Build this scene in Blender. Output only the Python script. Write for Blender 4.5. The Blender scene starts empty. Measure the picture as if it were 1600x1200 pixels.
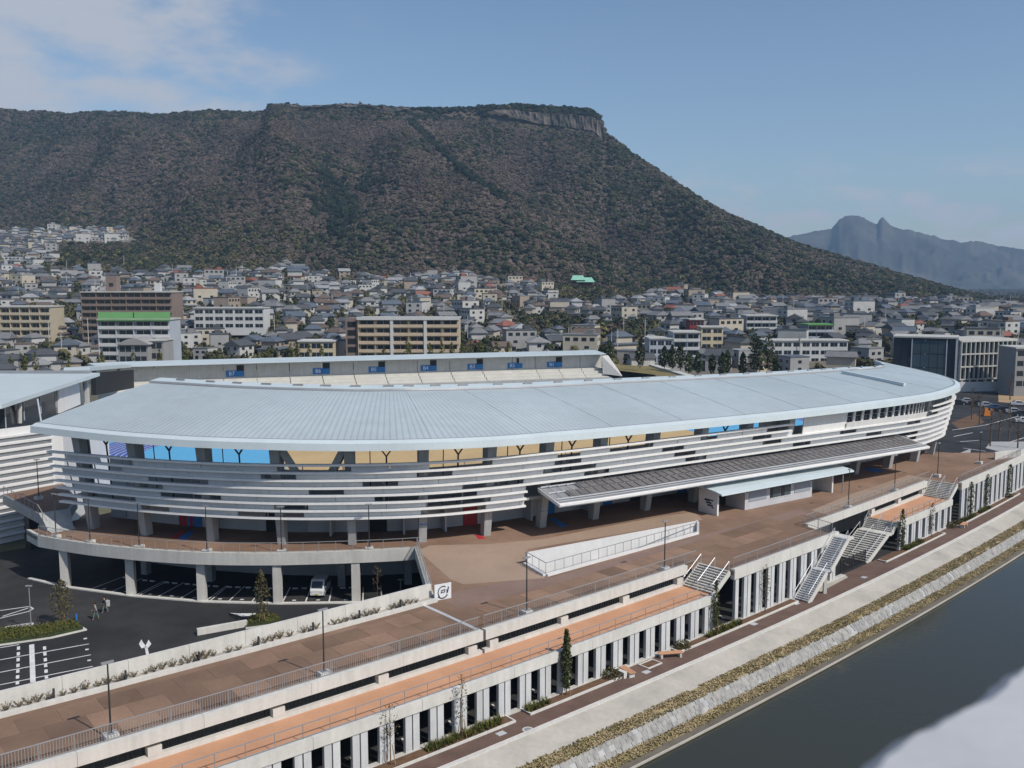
import bpy, bmesh, math, random
import numpy as np
from mathutils import Vector, Matrix, Quaternion, noise
from mathutils.geometry import tessellate_polygon
random.seed(7); rad=math.radians
scn=bpy.context.scene; COL=scn.collection

# ---------------------------------------------------------------- camera
F=1450.0; H=34.0; PIT=math.atan(160.0/F); CP,SP=math.cos(PIT),math.sin(PIT)
cd=bpy.data.cameras.new('camera'); cam=bpy.data.objects.new('camera',cd); COL.objects.link(cam)
cam.location=(0,0,H); cam.rotation_euler=(rad(90)-PIT,0,0)
cd.sensor_width=36; cd.lens=36*F/1600; cd.clip_start=.05; cd.clip_end=30000
cd.dof.use_dof=True; cd.dof.focus_distance=150; cd.dof.aperture_fstop=2.6
scn.camera=cam
# ---------------------------------------------------------------- sky, sun, exposure
SUN_EL=rad(47); SUN_AZ=math.atan2(.79,-.61)          # from +Y towards +X
w=bpy.data.worlds.new('World'); scn.world=w; w.use_nodes=True
def world_nodes():
    nt=w.node_tree; N=nt.nodes; L=nt.links; N.clear()
    out=N.new('ShaderNodeOutputWorld'); bg=N.new('ShaderNodeBackground'); bg.inputs[1].default_value=.115
    sky=N.new('ShaderNodeTexSky'); sky.sky_type='NISHITA'; sky.sun_disc=False
    sky.sun_elevation=SUN_EL; sky.sun_rotation=SUN_AZ; sky.air_density=1.0; sky.dust_density=.9; sky.ozone_density=2.8; sky.altitude=30
    tc=N.new('ShaderNodeTexCoord')
    def math_(op,a,b=None,c=None):
        m=N.new('ShaderNodeMath'); m.operation=op
        for i,v in enumerate((a,b,c)):
            if v is None: continue
            if hasattr(v,'links') or hasattr(v,'is_linked'): L.new(v,m.inputs[i])
            else: m.inputs[i].default_value=v
        return m.outputs[0]
    def ramp(v,a,b):
        m=N.new('ShaderNodeMapRange'); m.interpolation_type='SMOOTHSTEP'; L.new(v,m.inputs[0]); m.inputs[1].default_value=a; m.inputs[2].default_value=b
        return m.outputs[0]
    mp=N.new('ShaderNodeMapping'); L.new(tc.outputs['Generated'],mp.inputs[0]); mp.inputs['Scale'].default_value=(1,1,2.6); mp.inputs['Location'].default_value=(.37,.11,.2)
    def nz(sc,det,ro=.55):
        t=N.new('ShaderNodeTexNoise'); t.inputs['Scale'].default_value=sc; t.inputs['Detail'].default_value=det; t.inputs['Roughness'].default_value=ro; L.new(mp.outputs[0],t.inputs['Vector']); return t.outputs['Fac']
    n1=nz(5.5,7,.58); n2=nz(15,6,.55)
    sx=N.new('ShaderNodeSeparateXYZ'); L.new(tc.outputs['Generated'],sx.inputs[0])
    def dot(v):
        d=N.new('ShaderNodeVectorMath'); d.operation='DOT_PRODUCT'; L.new(tc.outputs['Generated'],d.inputs[0]); d.inputs[1].default_value=Vector(v).normalized(); return d.outputs['Value']
    # one big soft bank of cloud, and small heaps low over the horizon all round
    bank=ramp(dot((-.46,.87,.20)),.93,.99)
    c1=math_('MULTIPLY',ramp(math_('ADD',n1,math_('MULTIPLY',bank,.26)),.575,.77),bank)
    low=math_('MULTIPLY',ramp(sx.outputs[2],.135,.075),ramp(sx.outputs[2],.01,.05))
    c2=math_('MULTIPLY',ramp(n2,.46,.66),low)
    cl=math_('MAXIMUM',math_('MULTIPLY',c1,.85),math_('MULTIPLY',c2,.95))
    mx=N.new('ShaderNodeMix'); mx.data_type='RGBA'; L.new(cl,mx.inputs[0]); L.new(sky.outputs[0],mx.inputs[6]); mx.inputs[7].default_value=(4.7,4.85,5.3,1)
    L.new(mx.outputs[2],bg.inputs[0]); L.new(bg.outputs[0],out.inputs[0])
world_nodes()
sd=bpy.data.lights.new('sun','SUN'); sd.energy=4.2; sd.angle=rad(.55); sd.color=(1,.935,.835)
so=bpy.data.objects.new('sun',sd); COL.objects.link(so); so.location=(60,-40,120)
sdir=Vector((math.sin(SUN_AZ)*math.cos(SUN_EL),math.cos(SUN_AZ)*math.cos(SUN_EL),math.sin(SUN_EL)))
so.rotation_euler=sdir.to_track_quat('Z','Y').to_euler()
vs=scn.view_settings; vs.view_transform='Standard'; vs.look='None'; vs.gamma=1; vs.exposure=-.04
scn.render.engine='CYCLES'; scn.render.resolution_x=1024; scn.render.resolution_y=768

# ---------------------------------------------------------------- geometry of the survey: pixel -> place
def P(x,y,z):
    u=(x-800)/F; v=(600-y)/F; t=(z-H)/(-SP+v*CP)
    return Vector((u*t,(CP+v*SP)*t,z))
def Q(p):
    f=p[1]*CP-(p[2]-H)*SP; up=p[1]*SP+(p[2]-H)*CP
    return 800+F*p[0]/f, 600-F*up/f
def ZY(y,Y):                                          # height seen at picture row y at distance Y
    v=(600-y)/F; return H+(-SP+v*CP)/(CP+v*SP)*Y
def PY(x,y,Y):
    z=ZY(y,Y); return Vector(((x-800)/F*(Y*CP-(z-H)*SP),Y,z))
# the river frame: s runs along the bank, n away from the water
TH0=rad(40.5); RR=1/.00096; RC=(-RR*math.sin(TH0),70+RR*math.cos(TH0))
def R(s,n,z=0):
    a=TH0-math.pi/2+s/RR
    return Vector((RC[0]+(RR-n)*math.cos(a),RC[1]+(RR-n)*math.sin(a),z))
def Rh(s): return TH0+s/RR

# ---------------------------------------------------------------- materials
M={}
def mat(name,col,rough=.75,var=.1,scale=.6,bump=0,bscale=8,metal=0,rnd=0,streak=0,spec=.35,col2=None,thr=(.45,.6),sc2=.3,uvl=None,huev=0):
    m=bpy.data.materials.new(name); m.use_nodes=True; nt=m.node_tree; N=nt.nodes; L=nt.links
    b=N['Principled BSDF']; b.inputs['Roughness'].default_value=rough; b.inputs['Metallic'].default_value=metal; b.inputs['Specular IOR Level'].default_value=spec
    geo=N.new('ShaderNodeNewGeometry'); cur=None
    def nz(sc,vec=None,det=4):
        t=N.new('ShaderNodeTexNoise'); t.inputs['Scale'].default_value=sc; t.inputs['Detail'].default_value=det; L.new(vec or geo.outputs['Position'],t.inputs['Vector']); return t.outputs['Fac']
    def mr(v,a,b_,c,d):
        q=N.new('ShaderNodeMapRange'); L.new(v,q.inputs[0])
        for i,x in enumerate((a,b_,c,d)): q.inputs[i+1].default_value=x
        return q.outputs[0]
    def mul(a,b_):
        q=N.new('ShaderNodeMath'); q.operation='MULTIPLY'; L.new(a,q.inputs[0]); L.new(b_,q.inputs[1]); return q.outputs[0]
    rgb=N.new('ShaderNodeRGB'); rgb.outputs[0].default_value=(*col,1); c=rgb.outputs[0]
    if col2:
        mx=N.new('ShaderNodeMix'); mx.data_type='RGBA'; L.new(mr(nz(sc2,det=5),thr[0],thr[1],0,1),mx.inputs[0]); L.new(c,mx.inputs[6]); mx.inputs[7].default_value=(*col2,1); c=mx.outputs[2]
    f=mr(nz(scale),.3,.7,1-var,1+var)
    if var>.02: f=mul(f,mr(nz(scale*9),.3,.7,1-var*.6,1+var*.6))
    if rnd:
        oi=N.new('ShaderNodeObjectInfo'); f=mul(f,mr(oi.outputs['Random'],0,1,1-rnd,1+rnd))
    if streak:
        mp=N.new('ShaderNodeMapping'); mp.inputs['Scale'].default_value=(1.3,1.3,.12); L.new(geo.outputs['Position'],mp.inputs[0])
        f=mul(f,mr(nz(1.6,mp.outputs[0]),.35,.7,1+streak*.3,1-streak))
    if uvl:
        uv=N.new('ShaderNodeUVMap'); wv=N.new('ShaderNodeTexWave'); wv.inputs['Scale'].default_value=uvl[0]; L.new(uv.outputs[0],wv.inputs['Vector'])
        f=mul(f,mr(wv.outputs['Fac'],.0,.35,1-uvl[1],1))
    vm=N.new('ShaderNodeVectorMath'); vm.operation='SCALE'; L.new(c,vm.inputs[0]); L.new(f,vm.inputs['Scale']); c=vm.outputs[0]
    if huev:
        oi=N.new('ShaderNodeObjectInfo'); hs=N.new('ShaderNodeHueSaturation'); L.new(mr(oi.outputs['Random'],0,1,.5-huev,.5+huev),hs.inputs['Hue']); L.new(c,hs.inputs['Color']); c=hs.outputs[0]
    L.new(c,b.inputs['Base Color'])
    if bump:
        bp=N.new('ShaderNodeBump'); bp.inputs['Strength'].default_value=bump; bp.inputs['Distance'].default_value=.05; L.new(nz(bscale),bp.inputs['Height']); L.new(bp.outputs[0],b.inputs['Normal'])
    M[name]=m; return m
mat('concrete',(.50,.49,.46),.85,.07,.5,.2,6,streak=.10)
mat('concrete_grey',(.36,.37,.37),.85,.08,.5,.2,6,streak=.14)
mat('white_concrete',(.56,.55,.52),.8,.06,.4,.15,6,streak=.10)
mat('pillar',(.52,.53,.54),.8,.06,.7,streak=.12,rnd=.05)
mat('white_paint',(.66,.66,.66),.55,.04,.4,streak=.05)
mat('louver_white',(.76,.76,.75),.5,.03,.3,streak=.06)
mat('infill',(.58,.60,.62),.5,.04,.6,rnd=.05,streak=.05)
mat('wall_grey',(.47,.48,.51),.7,.05,.5)
mat('roof_blue',(.42,.487,.515),.45,.07,.06,uvl=(4.8,.2),metal=.1)
mat('eave_blue',(.50,.575,.605),.4,.04,.3)
mat('dark_steel',(.035,.037,.04),.5,.1)
mat('steel',(.30,.31,.33),.45,.08,metal=.3)
mat('rail',(.30,.30,.31),.5,.08,metal=.2)
mat('galv',(.55,.57,.60),.4,.08,metal=.3)
mat('deck',(.185,.116,.08),.9,.12,.12,.15,20,col2=(.235,.152,.107),thr=(.45,.6),sc2=.11)
mat('slab',(.185,.117,.081),.9,.1,.35,.15,20,rnd=.27,col2=(.23,.147,.10),thr=(.4,.65),sc2=.2)
mat('beige',(.33,.24,.18),.9,.08,.3,.12,20,col2=(.285,.21,.155),thr=(.4,.65),sc2=.15)
mat('mauve',(.215,.145,.118),.9,.08,.3,.12,20)
mat('orange',(.50,.275,.165),.85,.06,.4,.1,20,col2=(.455,.245,.145),thr=(.4,.7),sc2=.25)
mat('asphalt',(.021,.022,.024),.85,.22,.35,.2,20,col2=(.042,.041,.042),thr=(.42,.7),sc2=.09)
mat('dry_leaf',(.21,.18,.13),.95,.2,3)
mat('asphalt_blue',(.04,.045,.055),.85,.15,.5)
mat('line_white',(.62,.62,.63),.7,.12,1.2)
mat('path_brown',(.12,.074,.06),.9,.14,.6,.15,20,col2=(.135,.088,.07),thr=(.4,.7),sc2=.5)
mat('revetment',(.40,.375,.335),.9,.1,.25,.3,4,col2=(.30,.285,.26),thr=(.48,.68),sc2=.18)
mat('dry_grass',(.30,.235,.13),.95,.25,.8,.4,9,col2=(.22,.18,.085),thr=(.45,.62),sc2=.4)
mat('grass_blade',(.40,.33,.20),.95,.2,.9,col2=(.31,.26,.145),thr=(.45,.62),sc2=.4)
mat('soil',(.125,.072,.042),.95,.2,1.5,.5,10)
mat('stone',(.30,.295,.28),.9,.2,2,.6,5,col2=(.24,.24,.24),thr=(.45,.65),sc2=1.2)
mat('river_lip',(.13,.115,.09),.9,.2,.8,.3,6)
mat('lawn',(.17,.14,.055),.95,.2,.3,.3,10)
mat('hedge',(.075,.085,.018),.9,.3,2.5,col2=(.11,.11,.022),thr=(.4,.6),sc2=1.2)
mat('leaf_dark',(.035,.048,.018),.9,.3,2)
mat('leaf_green',(.055,.07,.022),.9,.3,2)
mat('leaf_olive',(.085,.075,.03),.9,.3,2)
mat('bark',(.11,.075,.05),.95,.2,3)
mat('twig',(.12,.085,.06),.95,.2,3)
mat('stake',(.33,.21,.12),.9,.1,3)
mat('glass_dark',(.02,.027,.035),.12,.05,spec=.6)
mat('glass_blue',(.06,.09,.11),.1,.05,spec=.6)
mat('shutter',(.30,.33,.37),.6,.04)
mat('solar',(.13,.122,.125),.3,.1,spec=.6,rnd=.1)
mat('red',(.42,.03,.04),.6,.05)
mat('blue',(.03,.17,.45),.6,.05)
mat('sign_blue',(.03,.16,.40),.6,.05)
mat('track_blue',(.06,.11,.36),.8,.05)
mat('d_blue',(.10,.36,.60),.8,.05)
mat('infield',(.46,.335,.175),.95,.08,.1)
mat('seat_concrete',(.52,.51,.47),.85,.06,.4)
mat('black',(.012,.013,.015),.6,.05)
mat('ink',(.03,.05,.075),.7,.1)
mat('board',(.68,.70,.72),.6,.04)
mat('car_white',(.62,.63,.64),.25,.02,spec=.5)
mat('tyre',(.02,.02,.02),.85,.05)
mat('lamp_glass',(.6,.62,.65),.2,.02)
mat('tail_red',(.35,.02,.02),.3,.02)
mat('plate_yellow',(.55,.42,.05),.5,.02)
mat('ground',(.12,.105,.085),.95,.2,.05,col2=(.10,.10,.06),thr=(.4,.6),sc2=.02)
mat('bare_soil',(.36,.25,.15),.95,.12,.1)

# ---------------------------------------------------------------- building blocks
ORG={}
class MB:
    def __init__(s): s.v=[]; s.f=[]; s.m=[]; s.uv=None
    def face(s,pts,m=0):
        b=len(s.v); s.v+= [tuple(p) for p in pts]; s.f.append(tuple(range(b,b+len(pts)))); s.m.append(m)
    def hexa(s,p,m=0):                                # p: four below, four above
        b=len(s.v); s.v+=[tuple(q) for q in p]
        for f in ((3,2,1,0),(4,5,6,7),(0,1,5,4),(1,2,6,5),(2,3,7,6),(3,0,4,7)): s.f.append(tuple(b+i for i in f)); s.m.append(m)
    def box(s,c,d,rz=0,m=0):
        x,y,z=c; a,b,h=d[0]/2,d[1]/2,d[2]/2; cs,sn=math.cos(rz),math.sin(rz)
        q=[(x+i*cs-j*sn,y+i*sn+j*cs) for i,j in ((-a,-b),(a,-b),(a,b),(-a,b))]
        s.hexa([(i,j,z-h) for i,j in q]+[(i,j,z+h) for i,j in q],m)
    def beam(s,p,q,w_,h_,m=0,w2=None,h2=None):
        p=Vector(p);q=Vector(q);d=(q-p).normalized(); up=Vector((0,0,1))
        if abs(d.z)>.95: up=Vector((0,1,0))
        a=d.cross(up).normalized(); b=a.cross(d)
        w2=w2 or w_; h2=h2 or h_
        def rg(c,ww,hh): return [c+a*i*ww/2+b*j*hh/2 for i,j in ((-1,-1),(1,-1),(1,1),(-1,1))]
        s.hexa(rg(p,w_,h_)+rg(q,w2,h2),m)
    def tube(s,p,q,r0,r1=None,n=6,m=0,cap=True):
        p=Vector(p);q=Vector(q);d=(q-p).normalized(); r1=r0 if r1 is None else r1
        a=d.orthogonal().normalized(); b=d.cross(a); k=len(s.v)
        for c,r in ((p,r0),(q,r1)):
            for i in range(n):
                t=2*math.pi*i/n; s.v.append(tuple(c+a*math.cos(t)*r+b*math.sin(t)*r))
        for i in range(n): s.f.append((k+i,k+(i+1)%n,k+n+(i+1)%n,k+n+i)); s.m.append(m)
        if cap: s.f.append(tuple(k+n+i for i in range(n))); s.m.append(m); s.f.append(tuple(k+n-1-i for i in range(n))); s.m.append(m)
    def prism(s,poly,z0,z1,m=0,holes=()):
        loops=[[Vector((p[0],p[1],0)) for p in poly]]+[[Vector((p[0],p[1],0)) for p in h] for h in holes]
        flat=[p for l in loops for p in l]
        tr=tessellate_polygon(loops); b=len(s.v)
        for t in tr:
            i,j,k=t; 
            if (flat[j]-flat[i]).cross(flat[k]-flat[i]).z<0: j,k=k,j
            s.face([(flat[q].x,flat[q].y,z1) for q in (i,j,k)],m)
            if z0 is not None: s.face([(flat[q].x,flat[q].y,z0) for q in (k,j,i)],m)
        if z0 is not None:
            for l in loops:
                n=len(l)
                for i in range(n):
                    p,q=l[i],l[(i+1)%n]; s.face([(p.x,p.y,z0),(q.x,q.y,z0),(q.x,q.y,z1),(p.x,p.y,z1)],m)
    def strip(s,A,B,m=0):                             # sheet between two lines of points
        for i in range(len(A)-1): s.face([A[i],A[i+1],B[i+1],B[i]],m)
    def sweep(s,secs,closed=True,m=0,caps=True):      # secs: list of rings
        k=len(s.v); n=len(secs[0])
        for r in secs: s.v+=[tuple(p) for p in r]
        for j in range(len(secs)-1):
            for i in range(n if closed else n-1):
                a=k+j*n+i; b=k+j*n+(i+1)%n; s.f.append((a,b,b+n,a+n)); s.m.append(m)
        if closed and caps:
            s.f.append(tuple(k+n-1-i for i in range(n))); s.m.append(m); e=k+(len(secs)-1)*n; s.f.append(tuple(e+i for i in range(n))); s.m.append(m)
    def leafs(s,c,r,n,q,rng,m=0,low=-.5,flat=1.):
        for _ in range(n):
            while True:
                p=Vector((rng.uniform(-1,1),rng.uniform(-1,1),rng.uniform(low,1)))
                if .3<p.length<1: break
            p=Vector((c[0]+p.x*r[0],c[1]+p.y*r[1],c[2]+p.z*r[2]))
            nrm=Vector((rng.gauss(0,1),rng.gauss(0,1),rng.gauss(.5,1)*flat)).normalized(); a=nrm.orthogonal().normalized(); b=nrm.cross(a)
            t=rng.uniform(0,6.28); a,b=a*math.cos(t)+b*math.sin(t),b*math.cos(t)-a*math.sin(t); z=q*rng.uniform(.6,1.3)
            s.face([p-a*z-b*z*.6,p+a*z-b*z*.5,p+a*z*.7+b*z*.7,p-a*z*.6+b*z*.6],m)
    def mesh(s,name,mats,org=(0,0,0),smooth=False):
        me=bpy.data.meshes.new(name); o=org
        me.from_pydata([(a-o[0],b-o[1],c-o[2]) for a,b,c in s.v],[],s.f)
        mats=mats if isinstance(mats,(list,tuple)) else [mats]
        for q in mats: me.materials.append(M[q] if isinstance(q,str) else q)
        if len(mats)>1: me.polygons.foreach_set('material_index',s.m)
        if s.uv: 
            ul=me.uv_layers.new(name='UVMap'); 
            for lp in me.loops: ul.data[lp.index].uv=s.uv[lp.vertex_index]
        if smooth: me.shade_smooth()
        me.update(); return me
    def build(s,name,mats,parent=None,smooth=False,org=None):
        o_=ORG.get(parent.name,(0,0,0)) if parent else (org or (0,0,0))
        ob=bpy.data.objects.new(name,s.mesh(name,mats,o_,smooth)); COL.objects.link(ob)
        if parent: ob.parent=parent
        else: ob.location=o_
        ORG[ob.name]=tuple(o_); return ob
def tag(o,label,cat,group=None):
    o['label']=label; o['category']=cat
    if group: o['group']=group
    return o
def thing(name,label,cat,loc=(0,0,0),group=None,rz=0):
    o=bpy.data.objects.new(name,None); COL.objects.link(o); o.location=loc; o.empty_display_size=.5; ORG[o.name]=tuple(loc); o.rotation_euler=(0,0,rz)
    return tag(o,label,cat,group)
def struct(o): o['kind']='structure'; return o
def stuff(o): o['kind']='stuff'; return o
def dup(root,loc,rz=0,label=None,group=None,sc=None):
    def cp(o,par):
        c=o.copy(); COL.objects.link(c); c.parent=par
        for ch in o.children: cp(ch,c)
        return c
    r=cp(root,None); r.location=loc; r.rotation_euler=(0,0,rz)
    if sc: r.scale=sc
    if label: r['label']=label
    if group: r['group']=group
    return r
def frange(a,b,st):
    n=max(1,round((b-a)/st)); return [a+(b-a)*i/n for i in range(n+1)]
def poly_px(pts,z): return [P(x,y,z) for x,y in pts]
def text_mesh(name,txt,size,mt,parent,M4):
    cu=bpy.data.curves.new(name,'FONT'); cu.body=txt; cu.size=size; cu.align_x='CENTER'; cu.align_y='CENTER'; cu.extrude=.01
    tmp=bpy.data.objects.new('tmp',cu); COL.objects.link(tmp); dg=bpy.context.evaluated_depsgraph_get(); me=bpy.data.meshes.new_from_object(tmp.evaluated_get(dg))
    bpy.data.objects.remove(tmp); me.materials.clear(); me.materials.append(M[mt]); o_=Vector(ORG.get(parent.name,(0,0,0)))
    me.transform(Matrix.Translation(-o_)@M4); ob=bpy.data.objects.new(name,me); COL.objects.link(ob); ob.parent=parent; ORG[ob.name]=tuple(o_); return ob
def railing(name,path,label,h=1.1,post=2.0,bal=.16,group='steel railings along the terrace edges',mt='rail'):
    """top rail, bottom rail, posts and balusters along a list of points"""
    path=[Vector(p) for p in path]; t=thing(name,label,'railing',path[0],group)
    tr=MB(); br=MB(); bl=MB(); pm=MB(); pm.box((0,0,h/2),(.05,.05,h)); pme=pm.mesh('post',mt)
    for a,b in zip(path,path[1:]):
        L_=(b-a).length; n=max(1,round(L_/post))
        tr.beam(a+Vector((0,0,h)),b+Vector((0,0,h)),.07,.05); br.beam(a+Vector((0,0,.1)),b+Vector((0,0,.1)),.04,.04)
        for i in range(n):
            p=a.lerp(b,i/n); o=bpy.data.objects.new('post',pme); COL.objects.link(o); o.parent=t; o.location=p-path[0]
        if bal:
            k=max(1,round(L_/bal))
            for i in range(1,k):
                p=a.lerp(b,i/k); z=Vector((0,0,1)); d=(b-a).normalized()*.011; bl.hexa([p+z*.1-d+Vector((0,0.01,0)),p+z*.1+d+Vector((0,.01,0)),p+z*.1+d-Vector((0,.01,0)),p+z*.1-d-Vector((0,.01,0)),p+z*h-d+Vector((0,.01,0)),p+z*h+d+Vector((0,.01,0)),p+z*h+d-Vector((0,.01,0)),p+z*h-d-Vector((0,.01,0))])
    tr.build('top_rail',mt,t); br.build('bottom_rail',mt,t)
    if bal: stuff(bl.build('balusters',mt,t))
    return t
HAZE=1.1e-4
# ---------------------------------------------------------------- stadium plan curve
CPT=[(-52.5,107.2),(-41.6,102.8),(-33.3,100.5),(-25.2,99.2),(-17.5,99.2),(-9.9,100.2),(-2.9,102.8),(3.5,106.2),(10,110),(22,117.7),(34,125.4),(46,133.1),(57.5,140.6),(62.8,144.6),(66.6,148.4),(71,154),(73.6,161),(73.6,169),(71.5,178)]
ZE=[18.12,17.85,17.71,17.67,17.53,17.47,17.28,17.17,17.05,16.84,16.69,16.72,16.87,16.95,17.05,17.15,17.4,17.75,18.3]
EO=[3.5]*6+[3.3,3.0]+[2.9]*6+[2.8,2.6,2.3,1.7,1.0]
ZR=[21.1,21.05,21,20.95,20.85,20.85,20.7,20.5,20.25,20,19.65,19.3,19.1,19,18.95,18.9,18.85,18.8,18.7]
RO=[16]*14+[15.5,14,10.5,6.5,2]
def cat(l,u):
    n=len(l); i=min(max(int(math.floor(u)),0),n-2); t=u-i
    g=lambda k: np.array(l[min(max(k,0),n-1)],float)
    a,b,c,d=g(i-1),g(i),g(i+1),g(i+2)
    if i==0: a=2*b-c
    if i==n-2: d=2*c-b
    return .5*(2*b+(c-a)*t+(2*a-5*b+4*c-d)*t*t+(3*b-a-3*c+d)*t**3)
def lin(l,u):
    i=min(max(int(math.floor(u)),0),len(l)-2); t=u-i; return l[i]*(1-t)+l[i+1]*t
def st(u,off,z):
    p=cat(CPT,u); d=cat(CPT,u+.02)-cat(CPT,u-.02); d/=np.hypot(*d)
    return Vector((p[0]+d[1]*off,p[1]-d[0]*off,z))
def sth(u):
    d=cat(CPT,u+.02)-cat(CPT,u-.02); return math.atan2(d[1],d[0])
_us=np.linspace(0,18,721); _ln=[0]
for a,b in zip(_us,_us[1:]): _ln.append(_ln[-1]+float(np.hypot(*(cat(CPT,b)-cat(CPT,a)))))
def U(l): return float(np.interp(l,_ln,_us))
def LN(u): return float(np.interp(u,_us,_ln))
def u_px(px,off,z): 
    xs=[Q(st(u,off,z))[0] for u in _us[:610]]; return float(np.interp(px,xs,_us[:610]))

# ---------------------------------------------------------------- setting: ground, river, bank
SS=frange(-75,150,5)
def bandR(name,n0,z0,n1,z1,mt,s0=-75,s1=150,parent=None):
    b=MB(); ss=frange(s0,s1,5); b.strip([R(s,n0,z0) for s in ss],[R(s,n1,z1) for s in ss]); return b.build(name,mt,parent)
struct(bandR('ground',75,-.03,330,-.03,'ground',-260,420))
carpark=struct(bandR('car_park',.4,0,75.5,0,'asphalt',-260,420))
def water():
    m=bpy.data.materials.new('river_water'); m.use_nodes=True; nt=m.node_tree; b=nt.nodes['Principled BSDF']
    b.inputs['Base Color'].default_value=(.036,.038,.028,1); b.inputs['Roughness'].default_value=.1; b.inputs['IOR'].default_value=1.33
    t=nt.nodes.new('ShaderNodeTexNoise'); t.inputs['Scale'].default_value=1.6; t.inputs['Detail'].default_value=5
    g=nt.nodes.new('ShaderNodeNewGeometry'); nt.links.new(g.outputs['Position'],t.inputs['Vector'])
    bp=nt.nodes.new('ShaderNodeBump'); bp.inputs['Strength'].default_value=.22; bp.inputs['Distance'].default_value=.05; nt.links.new(t.outputs['Fac'],bp.inputs['Height']); nt.links.new(bp.outputs[0],b.inputs['Normal']); M['water']=m
water()
struct(bandR('river',-47,-2.2,-8.9,-2.2,'water',-260,420))
struct(bandR('far_bank',-160,-.2,-46.5,-.2,'ground',-260,420))
struct(bandR('river_path',-2.95,0,.42,.002,'path_brown'))
kb=MB(); ss=frange(-75,150,5); kb.sweep([[R(s,-3.3,-.3),R(s,-2.9,-.3),R(s,-2.9,.1),R(s,-3.3,.1)] for s in ss])
tag(kb.build('path_kerb','white_concrete',org=tuple(R(0,-3.1))),'low white kerb between the brown riverside path and the revetment','kerb')
struct(bandR('revetment',-5.75,-.62,-3.25,.02,'revetment'))
struct(bandR('bank',-6.6,-.85,-5.7,-.6,'dry_grass'))
struct(bandR('stone_slope',-7.45,-1.86,-6.55,-.83,'concrete_grey'))
struct(bandR('lower_bank',-8.55,-1.97,-7.4,-1.82,'dry_grass'))
lp=MB(); lp.sweep([[R(s,-9.25,-2.9),R(s,-8.5,-2.9),R(s,-8.5,-1.92),R(s,-9.15,-1.97)] for s in ss]); struct(lp.build('river_edge','river_lip'))
lw=MB(); lw.sweep([[R(s,-9.22,-2.12),R(s,-9.15,-2.12),R(s,-9.15,-1.94),R(s,-9.22,-1.96)] for s in ss]); struct(lw.build('river_edge_coping','revetment'))
rg=random.Random(3); sb=MB()                           # stone pitching: three uneven courses in bays with open joints
s=-12.
while s<128:
    for row in range(3):
        x=s+(row%2)*.2; w_=rg.uniform(.42,.72)
        n0=-6.6-row*.29; z0=-.86-row*.33; pr=rg.uniform(.01,.04)
        if rg.random()<.96 and (s+60)%8.3>.35:
            w_=.57; a=[R(x,n0,z0),R(x+w_,n0,z0),R(x+w_,n0-.285,z0-.325),R(x,n0-.285,z0-.325)]; nv=Vector((math.sin(Rh(x))*.75,-math.cos(Rh(x))*.75,.65))
            j=lambda:Vector((rg.uniform(-.02,.02),rg.uniform(-.02,.02),rg.uniform(-.015,.015)))
            sb.hexa([p-nv*.1 for p in a]+[p+nv*pr+j() for p in a])
    s+=.6
tag(stuff(sb.build('pitching_stones','stone',org=tuple(R(50,-7,-1.3)))),'pale grey stone pitching along the river bank between strips of dry grass','stones')
def tufts(name,label,n0,n1,zf,s0,s1,cnt,h,mt='grass_blade',seed=1):
    rg=random.Random(seed); b=MB()
    for _ in range(cnt):
        s=rg.uniform(s0,s1); n=rg.uniform(n0,n1)
        if noise.noise(Vector((s*.35,n,3)))<-.5: continue
        p=R(s,n,zf(n)); hh=h*rg.uniform(.5,1.3)
        for k in range(3):
            a=rg.uniform(0,6.28); d=Vector((math.cos(a),math.sin(a),0)); e=Vector((-d.y,d.x,0))*.06; t=p+d*hh*rg.uniform(.3,.8)+Vector((0,0,hh))
            b.face([p-e,p+e,t+e*.5,t-e*.5])
    return tag(stuff(b.build(name,mt,org=tuple(R(40,n0,-1)))),label,'grass')
tufts('bank_grass','dry yellow grass strip at the foot of the concrete revetment',-6.75,-5.6,lambda n:-.6+(n+5.7)*.28,-14,135,14000,.12)
tufts('bank_grass','dry yellow grass strip between the stone pitching and the river edge',-8.6,-7.35,lambda n:-1.83+(n+7.4)*.1,-8,135,11000,.11,seed=2)

# ---------------------------------------------------------------- riverside building: colonnade, orange terraces, stairs
rb=thing('riverside_building','long white concrete colonnade with orange terraces beside the riverside path','building',tuple(R(0,.3)))
def longbox(name,n0,n1,z0,z1,s0,s1,mt,parent,step=6):
    b=MB(); b.sweep([[R(s,n0,z0),R(s,n1,z0),R(s,n1,z1),R(s,n0,z1)] for s in frange(s0,s1,step)]); return b.build(name,mt,parent)
LOW=((-70,26.6),(66.6,84)); FULL=((29.4,50.2),(87.2,120))
for a,b_ in LOW:
    for p,q in zip(frange(a,b_,9),frange(a,b_,9)[1:]): longbox('front_beam',0,.5,2.95,3.78,p+.012,q-.012,'white_concrete',rb,3)
    longbox('terrace_floor',.5,4.4,3.3,3.6,a,b_,'orange',rb); longbox('gutter_strip',.52,.8,3.6,3.606,a+.1,b_-.1,'concrete',rb)
for a,b_ in FULL:
    for p,q in zip(frange(a,b_,9),frange(a,b_,9)[1:]): longbox('front_beam',0,.5,4.55,5.62,p+.012,q-.012,'white_concrete',rb,3)
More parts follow.
